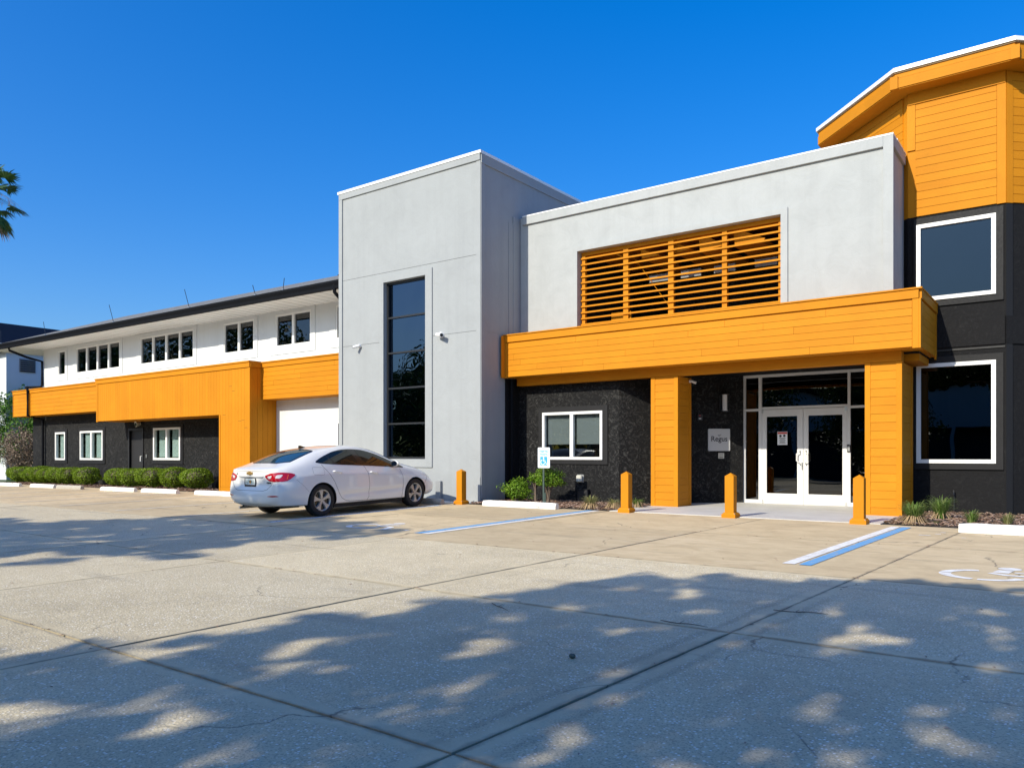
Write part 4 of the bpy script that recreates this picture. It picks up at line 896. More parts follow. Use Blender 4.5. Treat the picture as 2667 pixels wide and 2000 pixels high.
m = MB(); m.tube([dpt(2.440, .0365, 1.635), dpt(2.452, .0365, 1.617), dpt(2.475, .0365, 1.612), dpt(2.495, .0365, 1.622), dpt(2.488, .0365, 1.645)], .007, 6); m.tube([dpt(2.515, .0365, 1.637), dpt(2.518, .0365, 1.643)], .007, 6); build('bird_mark', m, 'ink_black', panel)
wl = thing('wall_lamp', 'tall white cylinder wall lamp in a black bracket above the grey sign', 'wall lamp', dpt(2.585, .0, 2.2))
build('bracket', diag(diag(diag(MB(), 2.49, 2.68, 2.185, 2.205, .002, .15), 2.49, 2.68, 2.595, 2.61, .002, .15), 2.49, 2.68, 2.206, 2.594, .002, .02), 'black_metal', wl)
build('lamp_shade', MB().tube([dpt(2.585, .085, 2.207), dpt(2.585, .085, 2.24), dpt(2.585, .085, 2.593)], [.075, .062, .058], 16), 'plastic_white', wl, smooth=True)
for s_ in (2.502, 2.668): build('rod', MB().tube([dpt(s_, .13, 2.2), dpt(s_, .13, 2.6)], .005, 6), 'black_metal', wl)
nt = thing('notice_plate', 'small pale engraved plate below the square grey sign', 'sign', dpt(2.535, 0, 1.07)); build('plate', diag(MB(), 2.46, 2.605, 1.07, 1.20, .002, .012), 'plastic_beige', nt)
m = MB()
for i in range(3): diag(m, 2.495+i*.03, 2.503+i*.03, 1.14, 1.18, .0125, .0135)
diag(m, 2.48, 2.585, 1.105, 1.115, .0125, .0135); diag(m, 2.49, 2.575, 1.088, 1.096, .0125, .0135); build('engraving', m, 'black_trim', nt)
kp = thing('fire_strobe', 'tiny black alarm box with a red light high on the black wall by the column', 'alarm', dpt(1.99, 0, 2.0)); build('housing', diag(MB(), 1.93, 2.05, 1.98, 2.12, .002, .05), 'black_metal', kp); build('indicator', diag(MB(), 1.96, 1.99, 2.085, 2.10, .051, .055), 'red_led', kp); build('label_plate', diag(MB(), 1.95, 2.01, 2.01, 2.03, .051, .054), 'plastic_white', kp)

def sec_cam(x, y, z, nx, ny, label, s=1.0, dirx=-.6):
    t = thing('security_camera', label, 'camera', (x, y, z), 'security cameras on the walls'); n = Vector((nx, ny, 0)); P = Vector((x, y, z)); side = Vector((-ny, nx, 0))
    build('mount', MB().tube([P, P+n*.05*s], .05*s, 14), 'plastic_white', t, smooth=True)
    e = P+n*.10*s+Vector((0, 0, -.01)); build('arm', MB().tube([P+n*.04*s, e], .018*s, 8), 'plastic_white', t)
    d = (n*.55+side*dirx+Vector((0, 0, -.25))).normalized(); build('barrel', MB().tube([e-d*.06*s, e+d*.13*s], [.038*s, .042*s], 14), 'plastic_white', t, smooth=True); build('lens', MB().tube([e+d*.131*s, e+d*.137*s], .030*s, 12), 'ink_black', t)
sec_cam(-15.86, 14.5, 4.13, 0, -1, 'small white security camera on the tower left of the tall window', 1.0, -.5)
sec_cam(-12.87, 14.5, 4.16, 0, -1, 'larger white security camera on the tower right of the tall window', 1.35, 1.3)
sec_cam(-7.098, 16.40, 2.82, 1, 0, 'small white security camera at the top of the left orange column', .7, .2)
# wall bits
vh = thing('vent_hood', 'small pale vent hood on the black stucco wall below the white window', 'vent', (-9.75, 16.0, .5)); build('hood', MB().box(-9.83, -9.68, 15.94, 16.045, .50, .665), 'plastic_beige', vh, bevel=.02); bx('backplate', -9.845, -9.665, 16.035, 16.0495, .485, .68, 'steel', vh)
bxo2 = thing('utility_box', 'dark utility box low on the black stucco wall behind the grass clump', 'box', (-9.63, 16.0, 0)); bx('cabinet', -9.78, -9.50, 15.93, 16.048, -.02, .31, 'door_black', bxo2, .01); bx('lid', -9.79, -9.49, 15.92, 16.0485, .311, .325, 'black_metal', bxo2)
fl = thing('flood_light', 'small pale flood light above the black door under the orange box', 'light', (-29.0, 15.28, 2.3)); build('housing', MB().tube([(-29.0, 15.29, 2.36), (-29.0, 15.12, 2.33)], [.07, .11], 12), 'plastic_beige', fl, smooth=True); build('lens', MB().tube([(-29.0, 15.118, 2.33), (-29.0, 15.11, 2.33)], .085, 12), 'chrome', fl)
no = thing('door_notice', 'white printed notice taped inside the left glass door', 'notice', (-5.62, 18.32, 1.4)); m = MB(); m.box(-5.73, -5.50, 18.322, 18.3245, 1.39, 1.70); build('paper', m, 'sign_white', no); bx('header', -5.725, -5.505, 18.3195, 18.3215, 1.645, 1.69, 'sign_red', no)
m = MB(); m.poly([(-5.66+.1*math.cos(a)*.3, 18.3212, 1.60+.03*math.sin(a)) for a in np.linspace(0, 6, 10)]); m.poly([(-5.57+.1*math.cos(a)*.3, 18.3212, 1.605+.03*math.sin(a)) for a in np.linspace(0, 6, 10)])
for i in range(5): m.box(-5.69+.02*(i % 2), -5.54-.02*(i % 2), 18.3205, 18.3215, 1.43+i*.028, 1.442+i*.028)
build('print', m, 'ink_black', no)
cr = thing('card_reader', 'small grey card reader on the door frame right of the doors', 'card reader', (-4.14, 18.28, 1.2)); bx('body', -4.175, -4.105, 18.265, 18.299, 1.22, 1.38, 'black_trim', cr, .004); bx('face', -4.165, -4.115, 18.259, 18.2645, 1.24, 1.36, 'blind_grey', cr)
# lightning rods
for i, (x, dx, h_) in enumerate(((-40.9, -.05, .62), (-36.2, -.2, .60), (-30.25, -.35, .72), (-24.95, -.3, .68), (-21.15, -.15, .34), (-19.75, .06, .36))):
    z = eave(x, 6.10)+RS*.3
    t = thing('lightning_rod', ['thin lightning rod at the far left end of the roof edge', 'thin lightning rod above the small single window', 'long thin leaning lightning rod above the first row of four windows', 'long thin leaning lightning rod near the middle of the roof edge', 'short lightning rod second left of the tower', 'short upright lightning rod just left of the tower'][i], 'lightning rod', (x, 14.9, z), 'lightning rods along the roof edge')
    build('rod', MB().tube([(x, 14.9, z), (x+dx, 14.9, z+h_)], .011, 5), 'black_metal', t); build('clamp', MB().box(x-.03, x+.03, 14.87, 14.93, z-.02, z+.03), 'steel', t)

# ------------------------------------------------------------------ car
car = thing('sedan_car', 'white four-door saloon car parked nose-in before the grey tower', 'car', (0, 0, 0))
ST = [  # y, zb, (w_sill, w_mid, w_sh), (w_belt, z_belt), (w_g, z_g), (w_rail, z_rail), ztop
 (-1.005, .27, (.60, .70, .66), (.60, .90), (.57, .93), (.46, .955), .962),
 (-.95, .23, (.70, .79, .75), (.68, .925), (.63, .965), (.52, .985), .995),
 (-.80, .205, (.80, .865, .835), (.76, .955), (.70, .99), (.58, 1.015), 1.035),
 (-.50, .20, (.85, .89, .875), (.80, .98), (.71, 1.06), (.59, 1.105), 1.135),
 (-.15, .19, (.865, .895, .885), (.81, 1.0), (.715, 1.145), (.575, 1.235), 1.272),
 (.15, .185, (.87, .895, .885), (.81, 1.005), (.70, 1.20), (.56, 1.315), 1.352),
 (.50, .18, (.87, .895, .885), (.81, 1.0), (.695, 1.235), (.56, 1.365), 1.405),
 (.95, .18, (.87, .895, .885), (.81, .985), (.69, 1.245), (.56, 1.385), 1.43),
 (1.35, .18, (.87, .895, .885), (.815, .965), (.695, 1.225), (.56, 1.365), 1.415),
 (1.75, .18, (.87, .895, .885), (.82, .94), (.71, 1.14), (.57, 1.265), 1.325),
 (2.10, .18, (.87, .895, .885), (.825, .915), (.74, 1.02), (.62, 1.12), 1.18),
 (2.42, .185, (.87, .895, .885), (.825, .885), (.77, .935), (.68, .985), 1.03),
 (2.80, .19, (.87, .895, .875), (.80, .835), (.74, .885), (.60, .93), .955),
 (3.15, .195, (.84, .87, .84), (.74, .765), (.66, .82), (.50, .86), .885),
 (3.42, .21, (.76, .79, .74), (.62, .69), (.54, .73), (.40, .765), .785),
 (3.60, .24, (.58, .61, .57), (.46, .62), (.40, .65), (.28, .67), .68)]
def ring(s):
    y, zb, ws, (wb, zbelt), (wg, zgm), (wr, zr), zt = s
    return [(0, y, zb), (ws[0]*.5, y, zb), (ws[0], y, zb+.05), (ws[1], y, zb+.22), (ws[1]*1.0, y, .60 if zbelt > .7 else .5), (ws[2], y, .80*zbelt+.02), (wb, y, zbelt), (wg, y, zgm), (wr, y, zr), (wr*.5, y, zr+(zt-zr)*.8), (0, y, zt)]
bm = bmesh.new(); RV = []
for s in ST:
    P = ring(s); RV.append(([bm.verts.new(p) for p in P], None))
rings = [r[0] for r in RV]; left = [[None if i in (0, 10) else bm.verts.new((-v.co.x, v.co.y, v.co.z)) for i, v in enumerate(r)] for r in rings]
def gv(k, i, side): return rings[k][i] if (side > 0 or i in (0, 10)) else left[k][i]
for k in range(len(ST)-1):
    for i in range(10):
        a, b, c, d = gv(k, i, 1), gv(k+1, i, 1), gv(k+1, i+1, 1), gv(k, i+1, 1); bm.faces.new((a, b, c, d))
        a, b, c, d = gv(k, i, -1), gv(k, i+1, -1), gv(k+1, i+1, -1), gv(k+1, i, -1); bm.faces.new((a, b, c, d))
def cap(k, sgn, bul):
    mid = {}
    for i in range(2, 9):
        for side in (1, -1):
            v = gv(k, i, side); mid[(i, side)] = bm.verts.new((v.co.x*.5, v.co.y+sgn*bul(v.co.z), v.co.z))
        v = gv(k, i, 1); mid[(i, 0)] = bm.verts.new((0, v.co.y+sgn*bul(v.co.z)*1.25, v.co.z))
    def nf(*vs_):
        vs_ = list(vs_); bm.faces.new(vs_)
    for side in (1, -1):
        for i in range(2, 8):
            nf(gv(k, i, side), mid[(i, side)], mid[(i+1, side)], gv(k, i+1, side)); nf(mid[(i, side)], mid[(i, 0)], mid[(i+1, 0)], mid[(i+1, side)])
        nf(gv(k, 2, side), gv(k, 1, side), mid[(2, side)]); nf(mid[(2, side)], gv(k, 1, side), gv(k, 0, side), mid[(2, 0)])
        nf(gv(k, 8, side), mid[(8, side)], gv(k, 9, side)); nf(mid[(8, side)], mid[(8, 0)], gv(k, 10, side), gv(k, 9, side))
cap(0, -1, lambda z: .055 if z < .5 else (.03 if z < .8 else .035)); cap(len(ST)-1, 1, lambda z: .06)
bmesh.ops.recalc_face_normals(bm, faces=bm.faces)
cl = bm.edges.layers.float.new('crease_edge')
for k in range(1, 12):
    for side in (1, -1):
        e = bm.edges.get((gv(k, 5, side), gv(k+1, 5, side)))
        if e: e[cl] = .8
        e = bm.edges.get((gv(k, 8, side), gv(k+1, 8, side)))
        if e: e[cl] = .25
        e = bm.edges.get((gv(k, 2, side), gv(k+1, 2, side)))
        if e: e[cl] = .5
for i in range(6, 10):
    for side in (1, -1):
        e = bm.edges.get((gv(0, i, side), gv(0, i+1, side)))
        if e: e[cl] = .55
me = bpy.data.meshes.new('body'); bm.to_mesh(me); bm.free()
tmp = bpy.data.objects.new('tmp', me); link(tmp); sd = tmp.modifiers.new('s', 'SUBSURF'); sd.levels = 3; sd.render_levels = 3
bpy.context.view_layer.update(); dg = bpy.context.evaluated_depsgraph_get()
full = bpy.data.meshes.new_from_object(tmp.evaluated_get(dg)); bpy.data.objects.remove(tmp)
# bumper and door sculpting on the dense mesh
for v in full.vertices:
    x, y, z = v.co
    if abs(x) > .6 and -.2 < y < 2.6:
        g = math.exp(-((z-.40-.03*(y-.5))/.05)**2)*.018*(1 if .55 < y < 2.3 else 0.3); v.co.x -= math.copysign(g, x)
    if y < -.85: v.co.y -= .022*math.exp(-((z-.40)/.16)**2); v.co.y += .018*math.exp(-((z-.70)/.09)**2)*(1 if abs(x) < .5 else max(0, 1-(abs(x)-.5)*4)); v.co.y -= .02*math.exp(-((z-.95)/.03)**2)
bvh = BVHTree.FromPolygons([v.co[:] for v in full.vertices], [p.vertices[:] for p in full.polygons])
bodyo = bpy.data.objects.new('body', full); link(bodyo); full.materials.clear(); full.materials.append(M['car_white']); full.materials.append(M['rubber'])
# wheel arches cut with real boolean wells
cut = MB()
for (yc, zc) in ((0.0, .315), (2.70, .315)):
    for sx in (1, -1):
        n = len(cut.v); seg = 40; r = .362
        for xx in (sx*.60, sx*1.05):
            for k in range(seg): a = 2*math.pi*k/seg; cut.v.append((xx, yc+r*math.cos(a), zc+r*math.sin(a)))
        cut.f.append(tuple(n+k for k in range(seg))); cut.f.append(tuple(n+seg+k for k in reversed(range(seg))))
        for k in range(seg): j = (k+1) % seg; cut.f.append((n+k, n+seg+k, n+seg+j, n+j))
cut.mi = [0]*len(cut.f); co = build('cutter', cut, 'rubber', fixn=True, origin=(0, 0, 0))
bmod = bodyo.modifiers.new('b', 'BOOLEAN'); bmod.object = co; bmod.operation = 'DIFFERENCE'; bmod.solver = 'EXACT'
try: bmod.material_mode = 'TRANSFER'
except Exception: pass
bpy.context.view_layer.update(); dg = bpy.context.evaluated_depsgraph_get(); nm = bpy.data.meshes.new_from_object(bodyo.evaluated_get(dg))
bodyo.modifiers.clear(); bodyo.data = nm; bpy.data.objects.remove(co); nm.name = 'body'
nm.shade_smooth()
try: nm.set_sharp_from_angle(angle=math.radians(40))
except Exception: pass
bodyo.parent = car; ORG['body'] = Vector((0, 0, 0)); ORG[car.name] = Vector((0, 0, 0))
def hit(axis, a, b, sgn=1):
    if axis == 'side': o, d = Vector((sgn*3, a, b)), Vector((-sgn, 0, 0))
    elif axis == 'rear': o, d = Vector((a, -4, b)), Vector((0, 1, 0))
    elif axis == 'top': o, d = Vector((a, b, 4)), Vector((0, 0, -1))
    elif axis == 'corner': o, d = Vector((sgn*2.1213, -2.1213-1.0, b))+Vector((sgn*.7071, .7071, 0))*a, Vector((-sgn*.7071, .7071, 0))
    r = bvh.ray_cast(o, d)
    if r[0] is None: return None, None
    nrm = r[1]; nrm = nrm if nrm.dot(d) < 0 else -nrm
    return r[0], nrm
def smoothpoly(P, n=3):
    for _ in range(n):
        Q = []
        for i in range(len(P)):
            a, b = P[i], P[(i+1) % len(P)]; Q += [(a[0]*.8+b[0]*.2, a[1]*.8+b[1]*.2), (a[0]*.2+b[0]*.8, a[1]*.2+b[1]*.8)]
        P = Q
    return P
def patch(name, axis, P, mat, parent, off=.003, sgn=1, step=.03, round_=1):
    P = smoothpoly(P, round_) if round_ else P
    b = bmesh.new(); vs_ = [b.verts.new((p[0], p[1], 0)) for p in P]; b.faces.new(vs_)
    x0, x1 = min(p[0] for p in P), max(p[0] for p in P); y0, y1 = min(p[1] for p in P), max(p[1] for p in P)
    for c in np.arange(x0+step, x1, step): bmesh.ops.bisect_plane(b, geom=list(b.verts)+list(b.edges)+list(b.faces), plane_co=(c, 0, 0), plane_no=(1, 0, 0))
    for c in np.arange(y0+step, y1, step): bmesh.ops.bisect_plane(b, geom=list(b.verts)+list(b.edges)+list(b.faces), plane_co=(0, c, 0), plane_no=(0, 1, 0))
    bmesh.ops.triangulate(b, faces=b.faces); base = {}
    for v in list(b.verts):
        p, n_ = hit(axis, v.co.x, v.co.y, sgn)
        if p is None: b.verts.remove(v); continue
        base[v] = p; v.co = p+n_*off
    # rim so that the patch is a thin solid, not a floating sheet
    be = [e for e in b.edges if len(e.link_faces) == 1]
    r = bmesh.ops.extrude_edge_only(b, edges=be); nv = [g for g in r['geom'] if isinstance(g, bmesh.types.BMVert)]
    bmesh.ops.recalc_face_normals(b, faces=b.faces)
    for v in nv:
        q = bvh.find_nearest(v.co)
        if q[0] is not None: v.co = q[0]-(v.co-q[0])*.3
    me = bpy.data.meshes.new(name); b.to_mesh(me); b.free(); me.materials.append(M[mat]); me.shade_smooth()
    try: me.set_sharp_from_angle(angle=math.radians(40))
    except Exception: pass
    o = bpy.data.objects.new(name, me); link(o); o.parent = parent; ORG[o.name] = Vector((0, 0, 0)); return o
def seam(name, axis, L, parent, w=.007, mat='car_seam', sgn=1, off=.0012, close=False):
    pts = []; 
    L = list(L)+([L[0]] if close else [])
    for a, b in zip(L, L[1:]):
        n = max(2, int(math.dist(a, b)/.02))
        for i in range(n): t = i/n; pts.append((a[0]*(1-t)+b[0]*t, a[1]*(1-t)+b[1]*t))
    pts.append(L[-1]); H = [hit(axis, p[0], p[1], sgn) for p in pts]; H = [(p, n) for p, n in H if p is not None]; m = MB()
    for i, (p, n) in enumerate(H):
        d = (H[min(i+1, len(H)-1)][0]-H[max(i-1, 0)][0]).normalized(); s = d.cross(n).normalized(); q = p+n*off; m.v += [tuple(q-s*w/2), tuple(q+s*w/2)]
    for i in range(len(H)-1): m.f.append((2*i, 2*i+1, 2*i+3, 2*i+2))
    m.mi = [0]*len(m.f); o = build(name, m, mat, parent); return o
# side glass, pillars, handles, seams on both sides
OUT = [(-.10, 1.075), (.10, 1.165), (.44, 1.275), (.70, 1.318), (.97, 1.328), (1.31, 1.305), (1.71, 1.20), (2.05, 1.065), (2.40, .915), (2.36, .895), (2.13, .915), (1.31, .968), (.44, 1.015), (.06, 1.045)]
for sg in (1, -1):
    tr = patch('window_trim', 'side', OUT, 'car_black', bodyo, .003, sg, round_=2)
    patch('rear_quarter_glass', 'side', [(-.02, 1.075), (.12, 1.15), (.24, 1.19), (.38, 1.035), (.12, 1.05)], 'car_glass', tr, .006, sg)
    patch('rear_door_glass', 'side', [(.27, 1.20), (.46, 1.262), (.72, 1.303), (.90, 1.312), (1.07, .995), (.43, 1.03)], 'car_glass', tr, .006, sg)
    patch('front_door_glass', 'side', [(1.04, 1.312), (1.31, 1.29), (1.70, 1.185), (1.98, 1.075), (2.06, .935), (1.28, .985)], 'car_glass', tr, .006, sg)
    seam('door_seam', 'side', [(.05, 1.03), (.17, .87), (.31, .68), (.42, .45), (.50, .34), (.60, .285), (.72, .265), (2.22, .235)], bodyo, sgn=sg)
    seam('door_seam', 'side', [(1.18, .97), (1.25, .82), (1.27, .59), (1.25, .32), (1.20, .25)], bodyo, sgn=sg); seam('door_seam', 'side', [(2.24, .88), (2.29, .70), (2.29, .45), (2.25, .235)], bodyo, sgn=sg)
    seam('bumper_seam', 'side', [(-.62, .76), (-.45, .62), (-.335, .50)], bodyo, sgn=sg, w=.0035); seam('bumper_seam', 'side', [(2.99, .50), (3.08, .60), (3.2, .66)], bodyo, sgn=sg)
    for y0, z0 in ((.30, .885), (1.31, .835)):
        p0, n0 = hit('side', y0, z0, sg); p1, _ = hit('side', y0+.21, z0-.03, sg); o = Vector((sg*.032, 0, 0))
        hb = MB().tube([p0-Vector((sg*.004, 0, 0)), p0+o+Vector((0, .02, .004)), p0*.5+p1*.5+o*1.1+Vector((0, 0, .006)), p1+o+Vector((0, -.02, 0)), p1-Vector((sg*.004, 0, 0))], [.012, .015, .016, .015, .012], 10)
        build('door_handle', hb, 'car_white', bodyo, smooth=True)
    p, n_ = hit('side', 2.02, .955, sg)
    mh = MB(); c = p+Vector((sg*.14, -.02, .045)); seg = 14
    mm = bmesh.new(); bmesh.ops.create_icosphere(mm, subdivisions=3, radius=1)
    for v in mm.verts:
        q = v.co; v.co = Vector((q.x*.105*(1 if q.x*sg > 0 else .9), (q.y*.07 if q.y > 0 else q.y*.035), q.z*.068*(1-.2*q.x*sg)))
    me_ = bpy.data.meshes.new('mirror_housing'); mm.to_mesh(me_); mm.free(); me_.materials.append(M['car_white']); me_.shade_smooth(); mo = bpy.data.objects.new('mirror_housing', me_); link(mo); mo.parent = bodyo; mo.location = c; ORG[mo.name] = c
    build('mirror_glass', MB().tube([c+Vector((0, -.0345, 0)), c+Vector((0, -.038, 0))], .058, 20).xform(lambda q, c=c: Vector((c.x+(q.x-c.x)*1.4, q.y, q.z))), 'mirror_glass', mo)
    build('mirror_arm', MB().tube([p-Vector((sg*.02, 0, .02)), p+Vector((sg*.05, 0, -.01)), c+Vector((-sg*.04, 0, -.045))], [.035, .026, .022], 8), 'car_black', mo, smooth=True)
    # rear lamps wrap round the corner
    lampP = [(-.63, .835), (-.42, .888), (-.16, .90), (.12, .885), (.24, .85), (.14, .785), (.0, .728), (-.46, .722)]
    lp = patch('tail_lamp', 'corner', [(.297+(p[0]+.60)*.677, p[1]) for p in lampP], 'lamp_red', bodyo, .008, sg, .025)
    patch('reversing_lens', 'corner', [(.297+(p[0]+.60)*.677, p[1]) for p in [(-.53, .825), (-.38, .845), (-.43, .785), (-.49, .78)]], 'lamp_clear', lp, .011, sg, .02)
    patch('indicator_lens', 'corner', [(.297+(p[0]+.60)*.677, p[1]) for p in [(-.27, .85), (-.08, .857), (-.16, .79), (-.30, .785)]], 'lamp_clear', lp, .011, sg, .02)
    patch('marker_lens', 'corner', [(.297+(p[0]+.60)*.677, p[1]) for p in [(.035, .852), (.055, .85), (.025, .765), (.01, .765)]], 'lamp_amber', lp, .011, sg, .02, 0)
    patch('reflector', 'rear', [(sg*.50, .445), (sg*.60, .462), (sg*.715, .468), (sg*.775, .445), (sg*.66, .433)], 'lamp_red', bodyo, .004, sg, .02)
    patch('headlamp', 'side', [(3.02, .755), (3.22, .73), (3.40, .66), (3.38, .62), (3.15, .68)], 'lamp_clear', bodyo, .005, sg)
seam('fuel_flap_seam', 'side', [(-.20, .965), (-.20, .85), (-.17, .83), (.04, .82), (.075, .85), (.08, .95), (.05, .97), (-.17, .98)], bodyo, w=.0035, close=True)
patch('rear_glass', 'top', [(-.60, -.70), (.60, -.70), (.545, .02), (.50, .10), (0, .14), (-.50, .10), (-.545, .02)], 'car_black', bodyo, .003)
patch('rear_glass_pane', 'top', [(-.565, -.665), (.565, -.665), (.51, .0), (.46, .06), (0, .09), (-.46, .06), (-.51, .0)], 'car_rear_glass', bodyo, .006)
patch('windscreen', 'top', [(-.52, 1.50), (.52, 1.50), (.68, 2.28), (0, 2.50), (-.68, 2.28)], 'car_glass', bodyo, .004)
patch('bumper_valance', 'rear', [(-.62, .245), (.56, .245), (.66, .225), (.60, .205), (-.60, .205)], 'car_black', bodyo, .004, step=.03, round_=0)
seam('boot_seam', 'rear', [(-.64, .745), (-.60, .66), (-.50, .575), (-.40, .55), (.40, .55), (.50, .575), (.60, .66), (.64, .745)], bodyo)
seam('bumper_seam', 'rear', [(-.74, .265), (-.66, .29), (.50, .285), (.64, .23)], bodyo)
patch('plate_recess', 'rear', [(-.40, .82), (.40, .82), (.37, .785), (-.28, .785)], 'blind_grey', bodyo, .002, round_=0)
yR = hit('rear', 0, .72)[0].y
npl = bx('number_plate', -.165, .165, yR-.016, yR-.008, .645, .785, 'plate_white', bodyo); build('plate_frame', wall_mb(MB(), -.172, .172, .625, .792, yR-.020, yR-.006, [(-.155, .155, .66, .782)]), 'car_black', bodyo)
text_mesh('VZ4 BLZ', .082, 'lettering', 'plate_green', npl, (0, yR-.0168, .715), .0004, sx=.85)
m = MB(); m.poly([(0.035*math.cos(a), yR-.0164, .715+.035*math.sin(a)) for a in np.linspace(0, 2*math.pi, 15)[:-1]]); build('orange_blossom', m, 'plate_orange', npl)
pb = hit('rear', 0, .885)[0]
m = MB(); bp = [(-.085, -.022), (-.03, -.022), (-.03, -.034), (.03, -.034), (.03, -.022), (.085, -.022), (.095, .022), (.035, .022), (.035, .034), (-.025, .034), (-.025, .022), (-.075, .022)]
n = len(bp); m.v = [(p[0], pb.y-.018, .885+p[1]) for p in bp]+[(p[0], pb.y+.01, .885+p[1]) for p in bp]; m.f = [tuple(range(n)), tuple(reversed(range(n, 2*n)))]+[(i, n+i, n+(i+1) % n, (i+1) % n) for i in range(n)]; m.mi = [0]*len(m.f); build('bow_tie_emblem', m, 'gold', bodyo, fixn=True)
p = hit('rear', .54, .70)[0]; text_mesh('CRUZE', .035, 'badge', 'car_seam', bodyo, (.53, p.y-.006, .705), .003, sx=1.2, bold=.001)
p = hit('rear', -.40, .87)[0]; text_mesh('LS', .03, 'badge', 'car_seam', bodyo, (-.42, p.y-.008, .87), .003, sx=1.3, bold=.001)
q = hit('top', 0, .24)[0]; m = MB(); P = [(.14, 0), (.36, 0), (.34, .012), (.17, .065), (.13, .055)]
m.v = [(-.018 if p[1] < .03 else -.006, p[0], q.z-.012+p[1]+.012*(p[0]-.1)) for p in P]+[(.018 if p[1] < .03 else .006, p[0], q.z-.012+p[1]+.012*(p[0]-.1)) for p in P]; m.f = [(0, 1, 2, 3, 4), (9, 8, 7, 6, 5)]+[(i, 5+i, 5+(i+1) % 5, (i+1) % 5) for i in range(5)]; m.mi = [0]*7; build('roof_aerial', m, 'car_black', bodyo, fixn=True)
m = MB(); m.box(-.60, .60, -.80, -.35, .20, .28); m.box(-.80, .80, .36, 2.34, .15, .24); build('underbody', m, 'rubber', car)
build('exhaust', MB().tube([(-.42, -.60, .20), (-.42, -1.0, .20)], .028, 10), 'chrome', car)
# wheels
def make_wheel():
    w = bpy.data.objects.new('wheel', None); link(w); w.parent = car; ORG[w.name] = Vector((0, 0, 0))
    prof = [(.205, -.085), (.215, -.10), (.27, -.108), (.305, -.098), (.318, -.075), (.322, 0), (.318, .075), (.305, .098), (.27, .108), (.222, .104), (.205, .09)]
    m = MB(); seg = 48; n = len(prof)
    for k in range(seg): a = 2*math.pi*k/seg; m.v += [(x, r*math.cos(a), r*math.sin(a)) for r, x in prof]
    for k in range(seg):
        j = (k+1) % seg
        for i in range(n-1): m.f.append((k*n+i, j*n+i, j*n+i+1, k*n+i+1))
    m.mi = [0]*len(m.f); build('tyre', m, 'rubber', w, smooth=True, fixn=True, origin=(0, 0, 0))
    build('rim_back', MB().tube([(.02, 0, 0), (.05, 0, 0)], .212, 32), 'car_black', w, origin=(0, 0, 0))
    m = MB()
    for r0, r1, x0, x1 in ((.196, .214, .085, .098),):
        for k in range(48):
            a, b = 2*math.pi*k/48, 2*math.pi*(k+1)/48; f = lambda r, x, t: (x, r*math.cos(t), r*math.sin(t))
            m.quad(f(r0, x0, a), f(r0, x0, b), f(r1, x1, b), f(r1, x1, a)); m.quad(f(r0, x0, b), f(r0, x0, a), f(r0, .05, a), f(r0, .05, b)); m.quad(f(r1, x1, a), f(r1, x1, b), f(r1, .05, b), f(r1, .05, a))
    build('rim', m, 'hubcap', w, smooth=True, fixn=True, origin=(0, 0, 0))
    for k in range(5):
        a = math.pi/2+2*math.pi*k/5+.12; m = MB(); ca, sa = math.cos(a), math.sin(a)
        pr = [(.035, .034), (.09, .022), (.15, .036), (.200, .062), (.200, -.062), (.15, -.036), (.09, -.022), (.035, -.034)]
        xx = lambda r: .075+.022*(r/.2)
        f_ = lambda r, t, x: (x, r*ca-t*sa, r*sa+t*ca)
        n = len(m.v); m.v += [f_(r, t, xx(r)+(.006 if abs(t) < .05 else 0)) for r, t in pr]+[f_(r, t*1.1, .045) for r, t in pr]; m.f.append(tuple(range(8))); m.f += [(i, 8+i, 8+(i+1) % 8, (i+1) % 8) for i in range(8)]; m.mi = [0]*len(m.f)
        build('spoke', m, 'hubcap', w, fixn=True, origin=(0, 0, 0))
    build('hub', MB().tube([(.05, 0, 0), (.085, 0, 0)], [.062, .05], 20), 'hubcap', w, origin=(0, 0, 0))
    m = MB()
    for k in range(5): a = math.pi/2+2*math.pi*(k+.5)/5+.12; m.tube([(.06, .052*math.cos(a), .052*math.sin(a)), (.088, .052*math.cos(a), .052*math.sin(a))], .011, 8)
    build('lug_hole', m, 'car_black', w, origin=(0, 0, 0)); return w
w0 = make_wheel()
for i, (y, sg) in enumerate(((0, 1), (2.70, 1), (0, -1), (2.70, -1))):
    if i == 0: w = w0
    else:
        w = w0.copy(); link(w); w.parent = car
        for ch in [c for c in w0.children]: c2 = ch.copy(); link(c2); c2.parent = w
    w.location = (sg*.775, y, .322); w.rotation_euler = (random.uniform(0, 0), 0, 0 if sg > 0 else math.pi)
    if y: w.rotation_euler[0] = .5
car.location = (-12.985, 10.07, zg(-13, 10.07)+.003); car.rotation_euler = (math.atan(.018), 0, math.radians(.8))
